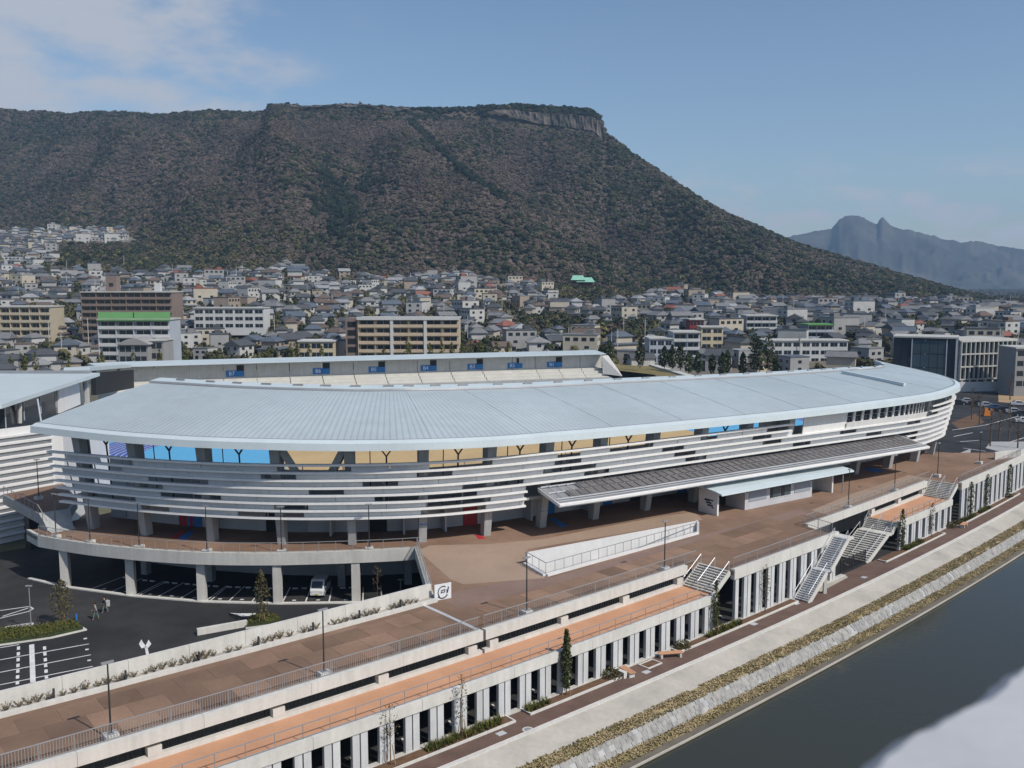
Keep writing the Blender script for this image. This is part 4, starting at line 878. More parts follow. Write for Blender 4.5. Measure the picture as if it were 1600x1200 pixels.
for px,py,rd in ((825,1140,.45),):
    c=P(px,py,.0); t=thing('manhole','round manhole cover with a white ring in the brown path','manhole',tuple(c)); m=MB(); m.tube(c,c+ez*.012,rd,n=16); m.build('ring','white_concrete',t); m=MB(); m.tube(c+ez*.012,c+ez*.02,rd*.68,n=16); m.build('cover','steel',t)
for px,py in ((1010,1050),(1178,975),(1244,943),(783,1146),(1350,902)):
    c=P(px,py,0); m=MB(); m.box(c+ez*.006,(.75,.55,.014),TH0); tag(m.build('drain_cover','galv',org=tuple(c)),'flat square metal cover set in the brown riverside path','cover','metal covers in the riverside path')
m=MB(); q=[P(1282,925,.01),P(1325,902,.01),P(1320,897,.01),P(1262,925,.01)]; m.face(q); struct(m.build('paved_pad','revetment'))

# ---------------------------------------------------------------- parked van and cars
def vehicle(name,label,prof,glass,w_,body,wheels,group=None,rw=.29,plate=None):
    t=thing(name,label,'van' if 'van' in name else 'car',(0,0,0),group)
    def side(pts,y0,y1,nm,mt,par):
        m=MB(); k=len(pts); m.v=[(x,y0,z) for x,z in pts]+[(x,y1,z) for x,z in pts]
        for i in range(k): j=(i+1)%k; m.f.append((i,j,k+j,k+i)); m.m.append(0)
        m.f.append(tuple(range(k))[::-1]); m.f.append(tuple(range(k,2*k))); m.m+=[0,0]
        o=m.build(nm,mt,par); bv=o.modifiers.new('b','BEVEL'); bv.width=.06; bv.segments=2; return o
    bd=side(prof,-w_/2,w_/2,'body',body,t)
    for g in glass:
        kind,pts=g[0],g[1]
        if kind=='side':
            for s in (-1,1): m=MB(); m.face([(x,s*(w_/2+.006),z) for x,z in pts]); m.build('side_window','glass_dark',t)
        else:
            (x0,z0),(x1,z1)=pts; m=MB(); e=.012 if kind=='front' else -.012; m.face([(x0+e,-w_/2+.12,z0),(x0+e,w_/2-.12,z0),(x1+e,w_/2-.16,z1),(x1+e,-w_/2+.16,z1)]); m.build('windscreen' if kind=='front' else 'rear_window','glass_dark',t)
    for x in wheels:
        for s in (-1,1):
            m=MB(); m.tube((x,s*(w_/2-.17),rw),(x,s*(w_/2+.012),rw),rw,n=14); wo=m.build('wheel','tyre',t); m=MB(); m.tube((x,s*(w_/2+.01),rw),(x,s*(w_/2+.02),rw),rw*.6,n=10); m.build('rim','galv',wo)
    xf=max(p[0] for p in prof); xr=min(p[0] for p in prof)
    for s in (-1,1):
        m=MB(); m.box((xf-.02,s*(w_/2-.2),.72),(.1,.26,.16)); m.build('headlight','lamp_glass',t); m=MB(); m.box((xr+.02,s*(w_/2-.14),.85),(.08,.14,.3)); m.build('tail_light','tail_red',t); m=MB(); m.box((xf-.75,s*(w_/2+.08),1.02),(.1,.16,.14)); m.build('wing_mirror',body,t)
    m=MB(); m.box((xf-.01,0,.42),(.1,w_-.12,.16)); m.build('bumper',body,t)
    if plate: m=MB(); m.box((xf+.05,0,.45),(.02,.33,.16)); m.build('number_plate',plate,t)
    return t
vp=[(-1.69,.28),(1.6,.28),(1.69,.45),(1.68,.85),(1.52,1.0),(1.08,1.78),(.9,1.88),(-1.6,1.88),(-1.69,1.7)]
van=vehicle('kei_van','small white box van parked under the curved deck',vp,[('side',[(.95,1.05),(1.3,1.05),(.98,1.68),(.95,1.68)]),('side',[(.05,1.05),(.88,1.05),(.88,1.7),(.05,1.7)]),('side',[(-1.5,1.05),(-.05,1.05),(-.05,1.7),(-1.5,1.7)]),('front',[(1.5,1.04),(1.12,1.72)]),('rear',[(-1.69,1.05),(-1.69,1.7)])],1.475,'car_white',(-1.15,1.2),plate='plate_yellow')
vpos=P(496,935,0); van.location=vpos+Vector((.0,1.7,.0)); van.rotation_euler=(0,0,rad(-93))
sp_=[(-2.1,.3),(2.05,.3),(2.15,.5),(2.1,.78),(1.2,.92),(.55,1.4),(-.9,1.45),(-1.75,1.02),(-2.12,.95)]
CC={}
def car_at(px,py,rz,colname,label):
    if colname not in CC:
        c={'white':(.6,.6,.6),'silver':(.4,.42,.44),'dark':(.03,.035,.045),'blue':(.05,.1,.2),'orange':(.5,.16,.02)}[colname]; mat('paint_'+colname,c,.25,.02,spec=.6)
        CC[colname]=vehicle('parked_car','x',sp_,[('side',[(-.8,.98),(.95,.98),(.5,1.34),(-.75,1.38)]),('front',[(1.16,.95),(.6,1.38)]),('rear',[(-1.7,1.05),(-.98,1.41)])],1.7,'paint_'+colname,(-1.3,1.35)); o=CC[colname]; o.location=P(px,py,0); o.rotation_euler=(0,0,rz); o['label']=label; o['group']='cars parked beyond the grandstand'; return
    dup(CC[colname],P(px,py,0),rz,label,'cars parked beyond the grandstand')
for px,py,c in ((1497,632,'dark'),(1511,630,'silver'),(1526,633,'dark'),(1541,636,'silver'),(1556,640,'blue'),(1570,643,'dark'),(1585,646,'silver'),(1598,650,'dark'),(1592,634,'white'),(1601,661,'white')):
    car_at(px,py,rad(-20),c,c+' car parked in the row beyond the far end of the grandstand')

# ---------------------------------------------------------------- two people crossing the car park
mat('skin',(.42,.25,.17),.6,.03); mat('hair',(.012,.01,.01),.6,.05); mat('cloth_green',(.12,.17,.14),.9,.1); mat('cloth_grey',(.28,.29,.28),.9,.1); mat('cloth_navy',(.025,.03,.05),.9,.1); mat('cloth_white',(.5,.52,.54),.9,.05)
def skinned(name,verts,edges,radii,mt,par,root=0):
    me=bpy.data.meshes.new(name); me.from_pydata(verts,edges,[]); o=bpy.data.objects.new(name,me); COL.objects.link(o)
    md=o.modifiers.new('skin','SKIN'); sv=me.skin_vertices[0].data if me.skin_vertices else None
    if sv is None:
        bm=bmesh.new(); bm.from_mesh(me); bm.verts.layers.skin.verify(); bm.to_mesh(me); bm.free(); sv=me.skin_vertices[0].data
    for i,r in enumerate(radii): sv[i].radius=(r,r) if not isinstance(r,tuple) else r; sv[i].use_root=(i==root)
    o.modifiers.new('sub','SUBSURF').render_levels=1
    dg=bpy.context.evaluated_depsgraph_get(); m2=bpy.data.meshes.new_from_object(o.evaluated_get(dg)); bpy.data.objects.remove(o); m2.materials.clear(); m2.materials.append(M[mt]); m2.shade_smooth()
    ob=bpy.data.objects.new(name,m2); COL.objects.link(ob); ob.parent=par; ORG[ob.name]=(0,0,0); return ob
def person(loc,rz,label,top,trouser,bag=None):
    t=thing('person',label,'person',(0,0,0)); V=[(0,0,.95),(0,0,1.15),(0,0,1.36),(0,0,1.47),(0.02,0,1.55),(.02,0,1.66)]; E=[(0,1),(1,2),(2,3),(3,4),(4,5)]; Rr=[.14,.125,.14,.055,.085,.08]
    def add(parent,pts,rr):
        k=parent
        for p,r in zip(pts,rr): V.append(p); Rr.append(r); E.append((k,len(V)-1)); k=len(V)-1
    legs=[]
    for s,f in ((1,1),(-1,-1)):
        pts=[(.02*f,s*.1,.88),(.16*f,s*.1,.5),(.2*f if f>0 else -.3,s*.1,.1 if f>0 else .16),((.34 if f>0 else -.2),s*.1,.05)]; add(0,pts,[.095,.065,.045,.04]); legs.append(pts)
    arms=[]
    for s,f in ((1,-1),(-1,1)):
        pts=[(0,s*.19,1.38),(.1*f,s*.24,1.12),(.24*f+.06,s*.23,.9)]; add(2,pts,[.055,.045,.035]); arms.append(pts); hk=len(V)-1
        for j in range(4): add(hk,[(.25*f+.08,s*(.21+.014*j),.85),(.26*f+.09,s*(.215+.012*j),.80-.005*(j%3))],[.012,.01])
        add(hk,[(.27*f+.11,s*.21,.87)],[.012])
    skinned('body',V,E,Rr,'skin',t)
    skinned('jacket',[(0,0,.9),(0,0,1.15),(0,0,1.37),(0,0,1.44)]+arms[0][:2]+[(-.14,.24,.95)]+arms[1][:2]+[(.26,-.24,.95)],[(0,1),(1,2),(2,3),(2,4),(4,5),(5,6),(2,7),(7,8),(8,9)],[.165,.155,.165,.08,.075,.06,.055,.075,.06,.055],top,t)
    skinned('trousers',[(0,0,.95)]+legs[0][:3]+legs[1][:3],[(0,1),(1,2),(2,3),(0,4),(4,5),(5,6)],[.155,.11,.08,.065,.11,.08,.065],trouser,t)
    m=MB(); rr=random.Random(2); bm=bmesh.new(); bmesh.ops.create_icosphere(bm,subdivisions=2,radius=.108); 
    for v in bm.verts: v.co=Vector((v.co.x*.98-.012,v.co.y*.9,max(v.co.z*1.0,-.03 if v.co.x>0 else -.09)+1.675))
    me=bpy.data.meshes.new('hair'); bm.to_mesh(me); bm.free(); me.materials.append(M['hair']); o=bpy.data.objects.new('hair',me); COL.objects.link(o); o.parent=t
    for s in (-1,1): m=MB(); m.box((.105,s*.032,1.63),(.012,.022,.012)); m.build('eye','black',t)
    m=MB(); m.box((.115,0,1.605),(.03,.022,.04)); m.build('nose','skin',t); m=MB(); m.box((.105,0,1.565),(.01,.045,.01)); m.build('mouth','tail_red',t)
    t.location=loc; t.rotation_euler=(0,0,rz); return t
p1=person(P(149.5,968,0),rad(205),'person in a grey-green jacket and trousers walking over the asphalt','cloth_grey','cloth_green')
p2=person(P(164,957.5,0),rad(200),'person in a dark jacket walking with a white bag','cloth_navy','cloth_green')
bg=MB(); bl=P(169,955,0); bg.prism([(bl.x-.22,bl.y-.1),(bl.x+.22,bl.y-.1),(bl.x+.18,bl.y+.1),(bl.x-.18,bl.y+.1)],.55,1.15); bg.tube(bl+Vector((-.12,0,1.15)),bl+Vector((-.05,0,1.35)),.015,n=4); bg.tube(bl+Vector((.12,0,1.15)),bl+Vector((-.05,0,1.35)),.015,n=4)
o=bg.build('white_bag','cloth_white',org=tuple(bl+ez*.55)); tag(o,'bulky white bag carried by the person in the dark jacket','bag'); bv=o.modifiers.new('b','BEVEL'); bv.width=.06; bv.segments=2

# ---------------------------------------------------------------- roof edge the photographer stands at
hp=rad(39.5); pd=Vector((math.cos(hp),math.sin(hp),0)); pn=Vector((pd.y,-pd.x,0)); p0=Vector((.43,1.115,0))
vb=thing('rooftop_parapet','blurred pale coping of the roof edge high above the river','parapet',(.44,1.1,33.3))
mat('coping',(.40,.415,.44),.9,.06,5)
m=MB(); rings=[]; rr=random.Random(4)
for i in range(-60,61):
    t_=i*.03; j=noise.noise(Vector((t_*5,0,0)))*.018+rr.uniform(-.004,.004)-(.006 if t_<.17 else 0)-(max(0,t_-.46)*.55); e=p0+pd*t_-pn*j*-1*-1
    rings.append([e+ez*33.27,e+pn*.5+ez*33.27,e+pn*.5+ez*33.4,e+pn*.03+ez*33.405,e+ez*33.38])
m.sweep(rings); m.build('coping','coping',vb)
m=MB(); a=p0+pd*-1.8+pn*.06; b=p0+pd*1.8+pn*.06; m.hexa([q+ez*31.8 for q in (a,b,b+pn*.3,a+pn*.3)]+[q+ez*33.28 for q in (a,b,b+pn*.3,a+pn*.3)]); m.build('parapet_wall','concrete',vb)
ob_=thing('viewpoint_building','tall pale building across the river under the roof edge','building',tuple(p0+pn*6)); a=p0+pd*-14+pn*.1; b=p0+pd*10+pn*.1; m=MB(); m.hexa([q+ez*-.2 for q in (a,b,b+pn*12,a+pn*12)]+[q+ez*31.8 for q in (a,b,b+pn*12,a+pn*12)]); m.build('wall','concrete',ob_)
# ---------------------------------------------------------------- terrain: town slope and the flat-topped mountain
def itp(x,t): return float(np.interp(x,[a for a,_ in t],[b for _,b in t]))
SIL=[(-500,190),(-200,178),(0,174),(60,180),(110,186),(160,184),(250,184),(330,183),(410,186),(422,175),(440,170),(500,169),(540,168),(600,170),(640,174),(700,172),(740,169),(800,165),(880,169),(925,173),(938,184),(946,208),(960,224),(1000,260),(1050,293),(1100,321),(1150,345),(1200,365),(1250,385),(1300,400),(1350,415),(1400,431),(1450,444),(1500,458),(1560,470),(1700,476),(2100,480)]
YB=[(-500,372),(0,364),(100,358),(190,358),(235,384),(300,398),(400,410),(450,412),(500,427),(600,436),(700,430),(800,441),(900,444),(1000,453),(1100,455),(1200,465),(1300,466),(1400,468),(1500,473),(1600,478),(2100,482)]
DF=[(-500,1100),(200,1020),(320,820),(450,740),(1500,800),(2100,800)]
DR=[(-500,1750),(0,1650),(400,1500),(450,1400),(940,1300),(1000,1280),(1200,1200),(1500,1120),(2100,1100)]
def terr(px,Y):
    """height of the ground in azimuth column px at distance Y"""
    df=itp(px,DF); dr=itp(px,DR); zf=ZY(itp(px,YB),df)-3.0; zr=ZY(itp(px,SIL),dr)
    zr=max(zr,zf+.5)
    if Y<=df:
        pts=[(200,-1.2),(284,-.4),(330,3.0),(360,6.0),(580,max(15,min(zf*.62,26))),(df,zf)] if df>600 else [(200,-1.2),(284,-.4),(360,6),(df,zf)]
        z=itp(Y,pts)
        if Y>330: z+=1.2*noise.noise(Vector((px*.01,Y*.012,0)))
        return z
    if Y<=dr:
        t=(Y-df)/(dr-df); cliff=itp(px,[(420,0),(470,.03),(640,.03),(780,.06),(940,.085),(955,.02),(1000,0)])
        c2=cliff*.75; g=((t/.955)**1.22)*(1-cliff-c2) if t<.955 else (1-cliff-c2)+cliff*min(1,(t-.955)/.007)+c2*max(0,(t-.962)/.038)
        z=zf+(zr-zf)*g; am=math.sin(math.pi*min(1,t))*min(1,(zr-zf)/120)
        X=(px-800)/F*Y; z+=am*(34*(1-3.2*abs(noise.noise(Vector((X*.0048+Y*.0016,Y*.0014,1.7)))))+26*noise.noise(Vector((X*.016+Y*.003,Y*.006,4.2)))+5*noise.noise(Vector((X*.04,Y*.02,8.2))))
        return z
    k=(Y-dr)/700; return zr-4*k if k<.6 else zr-2.4-(zr+2)*min(1,(k-.6)/.8)
def T(px,Y):
    z=terr(px,Y); return Vector(((px-800)/F*(Y*CP-(z-H)*SP),Y,z))
pxs=list(range(-420,2021,10)); Ys=list(range(200,330,26))+list(range(330,700,20))+list(range(700,1300,14))+list(range(1300,1800,12))+list(range(1800,2500,100))
v=[tuple(T(p,y)) for y in Ys for p in pxs]; nx=len(pxs); f=[(j*nx+i,j*nx+i+1,(j+1)*nx+i+1,(j+1)*nx+i) for j in range(len(Ys)-1) for i in range(nx-1)]
mat('hill_floor',(.06,.05,.037),.95,.25,.02,col2=(.085,.066,.05),thr=(.4,.6),sc2=.01); mat('town_ground',(.15,.135,.115),.95,.2,.05,col2=(.10,.095,.055),thr=(.5,.6),sc2=.03)
me=bpy.data.meshes.new('hillside'); me.from_pydata(v,[],f); me.materials.append(M['town_ground']); me.materials.append(M['hill_floor'])
mi=[]
for j in range(len(Ys)-1):
    for i in range(nx-1): mi.append(1 if Ys[j]>itp(pxs[i],DF)-6 else 0)
VG=np.array(v).reshape(len(Ys),nx,3); me.polygons.foreach_set('material_index',mi); me.shade_smooth(); ob=bpy.data.objects.new('hillside',me); COL.objects.link(ob); struct(ob)
nxh=nx
def tnorm(px,Y):
    i=min(max(int((px-pxs[0])/10),1),nxh-3); j=min(max(int(np.searchsorted(Ys,Y))-1,1),len(Ys)-3)
    a=Vector(VG[j,i+2]-VG[j,i-1]); b=Vector(VG[j+2,i]-VG[j-1,i]); return a.cross(b).normalized()
b=MB(); b.face([(-9000,250,-2.5),(9000,250,-2.5),(9000,12000,-2.5),(-9000,12000,-2.5)]); struct(b.build('plain','ground'))
# rock face below the plateau rim
mat('rock',(.125,.105,.095),.95,.35,.06,.6,.2,col2=(.05,.05,.04),thr=(.45,.6),sc2=.05,streak=.3)
def cliff(px0,px1,hfun,seed):
    b=MB(); cols=frange(px0,px1,2.5); rows=7; pts=[]
    for p in cols:
        dr=itp(p,DR); df=itp(p,DF); top=T(p,df+(dr-df)*.962)
        for r in range(rows):
            f_=r/(rows-1); q=top+Vector((0,-5-f_*7+5*noise.noise(Vector((p*.11,f_*1.3,seed)))+3*noise.noise(Vector((p*.4,f_*2,seed))),1-hfun(p)*f_)); pts.append(q)
    b.v=[tuple(p) for p in pts]
    for i in range(len(cols)-1):
        for r in range(rows-1): a=i*rows+r; b.f.append((a,a+1,a+rows+1,a+rows)); b.m.append(0)
    return b.build('cliff','rock')
struct(cliff(770,944,lambda p:itp(p,[(770,3),(800,9),(840,16),(930,20),(944,22)]),3)); struct(cliff(425,640,lambda p:2+9*max(0,noise.noise(Vector((p*.03,0,9)))+.1),8))
# far mountain
FS=[(900,405),(1100,392),(1225,372),(1260,364),(1300,357),(1310,344),(1320,338),(1332,336),(1345,339),(1360,344),(1370,352),(1376,340),(1381,339),(1386,347),(1392,354),(1420,359),(1450,367),(1480,374),(1500,379),(1525,376),(1560,384),(1600,390),(1700,402),(1850,425),(2050,436)]
v=[];fx_=list(range(900,2051,3)); fy_=list(range(4000,5001,40))+[5080,5400]
for y in fy_:
    for p in fx_:
        zr=ZY(itp(p,FS)+2.5*noise.noise(Vector((p*.06,0,0)))+2*noise.noise(Vector((p*.21,0,3))),5000); t=(y-4000)/1000; z=2+(zr-2)*(t**1.35) if t<=1 else zr*(1-(t-1)*1.5)
        am=math.sin(math.pi*min(1,t))**.7; z+=am*(60*noise.noise(Vector((p*.016,y*.004,2)))+34*noise.noise(Vector((p*.05,y*.009,5)))+14*noise.noise(Vector((p*.13,y*.02,9)))); v.append(((p-800)/F*(y*CP-(z-H)*SP),y,z))
nx=len(fx_); f=[(j*nx+i,j*nx+i+1,(j+1)*nx+i+1,(j+1)*nx+i) for j in range(len(fy_)-1) for i in range(nx-1)]
mat('far_forest',(.035,.037,.03),.95,.3,.004,col2=(.065,.056,.05),thr=(.42,.6),sc2=.006); me=bpy.data.meshes.new('far_mountain'); me.from_pydata(v,[],f); me.materials.append(M['far_forest']); me.shade_smooth(); ob=bpy.data.objects.new('far_mountain',me); COL.objects.link(ob); struct(ob)

# ---------------------------------------------------------------- blocks of flats and larger buildings
mat('ap_brown',(.20,.155,.135),.8,.06,.3); mat('ap_tan',(.47,.38,.28),.8,.06,.3); mat('ap_beige',(.42,.37,.28),.8,.06,.3); mat('ap_white',(.50,.51,.51),.8,.06,.3); mat('ap_cream',(.50,.43,.30),.8,.06,.3); mat('ap_bluegrey',(.36,.40,.45),.8,.06,.3); mat('ap_grey',(.27,.27,.27),.8,.06,.3); mat('roof_green',(.10,.25,.08),.7,.08,.3); mat('roof_pale',(.42,.42,.40),.8,.1,.3); mat('ap_navy',(.02,.025,.04),.4,.1); mat('copper',(.22,.46,.36),.6,.08,.3); mat('red_wall',(.20,.03,.03),.7,.06,.3)
EXC=[]
def flats(label,px0,px1,ytop,Y,floors,bays,wall,balc,fh=2.9,depth=11,yaw=0,roof='roof_pale',cat_='apartment block',base=2.5,win='glass_dark',bal=True,name='apartment_block',excl=True):
    a=PY(px0,ytop,Y); b=PY(px1,ytop,Y+yaw); b.z=a.z; d=(b-a); d.z=0; L_=d.length; d.normalize(); n=Vector((d.y,-d.x,0)); zt=a.z; zb=zt-floors*fh-base
    t=thing(name,label,cat_,(a.x,a.y,zb)); h=math.atan2(d.y,d.x)
    def bx(nm,x0,x1,o0,o1,z0,z1,mt,par=t):
        q=[a+d*x0+n*o0,a+d*x1+n*o0,a+d*x1+n*o1,a+d*x0+n*o1]; m=MB(); m.hexa([(p.x,p.y,z0) for p in q]+[(p.x,p.y,z1) for p in q]); return m.build(nm,mt,par)
    bx('wall',0,L_,-depth,0,zb,zt,wall); bx('roof_slab',-.3,L_+.3,-depth-.3,.5 if not bal else 1.5,zt,zt+.45,roof)
    bw=L_/bays
    for k in range(floors):
        z=zt-fh*(k+1)
        for i in range(bays):
            x=bw*i
            w_=bx('window',x+bw*.12,x+bw*.88,0,.06,z+(.1 if bal else .9),z+fh-.6,win); bx('window_frame',x+bw*.49,x+bw*.51,.06,.1,z+(.1 if bal else .9),z+fh-.6,'ap_white',w_)
            if bal: bx('balcony',x+.06,x+bw-.06,.06,1.25,z-.12,z+.95,balc); bx('party_wall',x-.06,x+.06,.0,1.3,z-.12,z+fh-.15,wall)
    if excl: EXC.append((px0-6,px1+6,Y-12,Y+depth+16))
    return t,bx,L_,zt
t,bx,L_,zt=flats('long brown block of flats with brown balconies behind the green-roofed flats',128,268,457,392,7,6,'ap_brown','ap_brown',2.8,13)
bx('stair_tower',8,12.5,-9,-5,zt,zt+7,'ap_brown'); bx('tower_window',9.4,11.2,-5,-4.9,zt+2.5,zt+4,'glass_dark'); bx('water_tank',29,31.5,-6,-4,zt+.45,zt+4,'ap_white')
t,bx,L_,zt=flats('white block of flats with a bright green roof before the brown flats',155,265,500,312,5,4,'ap_bluegrey','ap_white',2.9,10)
m=MB(); a=PY(153,488,322); b=PY(266,488,322); c=PY(153,500,310); d_=PY(266,500,310)
for x0,x1 in ((0,.485),(.5,1)):
    q=[c.lerp(d_,x0),c.lerp(d_,x1),a.lerp(b,x1),a.lerp(b,x0)]; m=MB(); m.hexa([p-ez*.3 for p in q]+[p+ez*.1 for p in q]); p_=m.build('green_roof','roof_green',None); p_.parent=t; p_.location=-Vector(t.location)
flats('long beige school-like block with a green canopy on the left of the brown flats',-60,78,480,384,4,9,'ap_beige','ap_beige',3.1,12)
flats('white terrace of flats on the right of the brown flats',303,412,482,400,3,7,'ap_white','ap_white',3.0,10,bal=False)
t,bx,L_,zt=flats('tan block of flats with a white roof rim behind the back stand',560,717,498,330,5,6,'ap_beige','ap_tan',2.95,11)
bx('end_stairs',-4.6,0,-9,.3,zt-16,zt+.2,'ap_brown'); 
for i in range(4): bx('stair_opening',-3.9,-.9,.3,.36,zt-3.0*(i+1),zt-3.0*i-1.0,'black')
bx('white_rim',-.4,L_+.4,1.3,1.7,zt-.4,zt+.7,'ap_white'); 
for i in (2,4): bx('downpipe_bay',L_*i/6-.5,L_*i/6+.5,.0,1.5,zt-15,zt,'ap_white')
t,bx,L_,zt=flats('grey house with an arched roof front below the green-roofed flats',184,231,538,300,3,2,'ap_grey','ap_grey',3.3,10,bal=False,cat_='house',name='town_house')
m=MB(); a=PY(183,538,299); b=PY(232,538,299); ring=[]
for i in range(9): f_=i/8; p=a.lerp(b,f_); ring.append(Vector((p.x,p.y,a.z+1.9*math.sin(math.pi*f_))))
m.sweep([[p for p in ring]+[Vector((b.x,b.y,a.z-.2)),Vector((a.x,a.y,a.z-.2))],[p+Vector((0,10,0)) for p in ring]+[Vector((b.x,b.y+10,a.z-.2)),Vector((a.x,a.y+10,a.z-.2))]]); o=m.build('arched_roof','ap_grey',None); o.parent=t; o.location=-Vector(t.location)
flats('narrow grey annex beside the arched house',232,255,533,303,3,1,'ap_grey','ap_grey',3.3,9,bal=False,cat_='house',name='town_house')
flats('blue-grey school block with white balconies beyond the tall trees',1052,1094,520,345,3,2,'ap_bluegrey','ap_white',3.1,12)
flats('blank blue-grey wing of the school block',1015,1051,530,343,3,3,'ap_bluegrey','ap_white',3.1,12,bal=False)
flats('cream block behind the blue-grey school block',1096,1130,512,372,3,2,'ap_cream','ap_cream',3.0,9,bal=False)
flats('low block with a dark red side above the school block',1078,1100,500,400,3,2,'red_wall','ap_beige',3.0,9,bal=False)
flats('white four-storey flats among grey roofs on the slope',1166,1214,494,420,4,4,'ap_bluegrey','ap_white',2.9,10)
flats('green-topped grey flats with stepped balconies on the slope',1262,1302,508,400,4,3,'ap_grey','ap_bluegrey',2.9,11,roof='roof_green')
flats('row of white townhouses beyond the grandstand roof',1195,1325,533,345,3,9,'ap_white','ap_white',2.9,9,bal=False)
flats('long white building with a sawtooth of windows behind the office block',1434,1494,524,420,2,9,'ap_white','ap_white',3.0,9,bal=False)
flats('cream house with a red roof band on the mid slope',448,471,432,640,3,2,'ap_cream','ap_cream',3.2,9,roof='red_wall',bal=False,cat_='house',name='town_house')
flats('low cream shop with a white roof in front of the tan flats',466,522,534,330,3,3,'ap_cream','ap_cream',3.2,9,roof='ap_white',bal=False,cat_='shop',name='shop_building')
flats('pale school wing high on the left slope',-30,42,408,760,4,6,'ap_beige','ap_beige',3.2,10,bal=False)
# office block and dark-clad hall on the right
t,bx,L_,zt=flats('dark-clad hall with a tall glass front beyond the far end of the grandstand',1397,1497,527,296,1,1,'ap_navy','ap_navy',15,14,yaw=-8,bal=False,cat_='building',name='dark_hall',base=1.5)
for i in range(4):
    for j in range(3):
        x=5.6+i*2.45; z=zt-13.5+j*4.3; bx('glass_panel',x,x+2.3,.07,.13,z,z+4.1,'glass_blue')
for x in (5.4,15.4): bx('mullion',x-.15,x+.15,.1,.3,zt-14,zt-.3,'galv')
bx('light_edge',L_-.5,L_+.1,-.2,.35,zt-15,zt,'galv')
t,bx,L_,zt=flats('white-framed office block with rows of windows beside the dark hall',1499,1587,533,288,1,1,'ap_grey','ap_grey',14.5,14,yaw=7,bal=False,cat_='office block',name='office_block',base=1.5)
nb=12
for j in range(3):
    z=zt-4.2-3.9*j
    for i in range(nb): x=.4+(L_-.8)*i/nb; bx('window',x+.2,x+(L_-.8)/nb-.2,.07,.12,z,z+3.1,'glass_dark')
for j in range(5): bx('floor_band',.1,L_-.1,.1,.9,zt-3.95*j-.35,zt-3.95*j+.05,'roof_pale') if j<4 else None
for i in range(nb+1): x=.4+(L_-.8)*i/nb; bx('frame_post',x-.14,x+.14,.1,.8,zt-12,zt,'roof_pale')
for i in range(6): bx('ground_column',1+i*3,1.5+i*3,.1,.7,zt-16,zt-12,'ap_white')
flats('grey blank gable at the edge beyond the office block',1588,1640,545,275,4,2,'ap_grey','ap_grey',3,10,bal=False)
# shrine with a green copper roof on the wooded knoll
mat('shrine_red',(.10,.035,.03),.8,.1); sp0=PY(906,446,700); sh=thing('hill_shrine','small shrine with a bright green copper roof on the wooded slope','shrine',tuple(sp0))
for dx,w_,zz in ((-1.5,11,0),(4,14,-1.5)):
    c=sp0+Vector((dx,0,zz)); m=MB(); m.box(c+ez*2.6,(w_*.7,7,2.8)); m.build('wall','shrine_red',sh); m=MB(); r_=[(-w_/2,-5,4),(w_/2,-5,4),(w_/2,5,4),(-w_/2,5,4)]; m.face([c+Vector(r_[0]),c+Vector(r_[1]),c+Vector((w_*.35,0,7.5)),c+Vector((-w_*.35,0,7.5))]); m.face([c+Vector(r_[2]),c+Vector(r_[3]),c+Vector((-w_*.35,0,7.5)),c+Vector((w_*.35,0,7.5))]); m.face([c+Vector(r_[1]),c+Vector(r_[2]),c+Vector((w_*.35,0,7.5))]); m.face([c+Vector(r_[3]),c+Vector(r_[0]),c+Vector((-w_*.35,0,7.5))]); m.face([c+Vector(q) for q in r_]); m.build('roof','copper',sh)

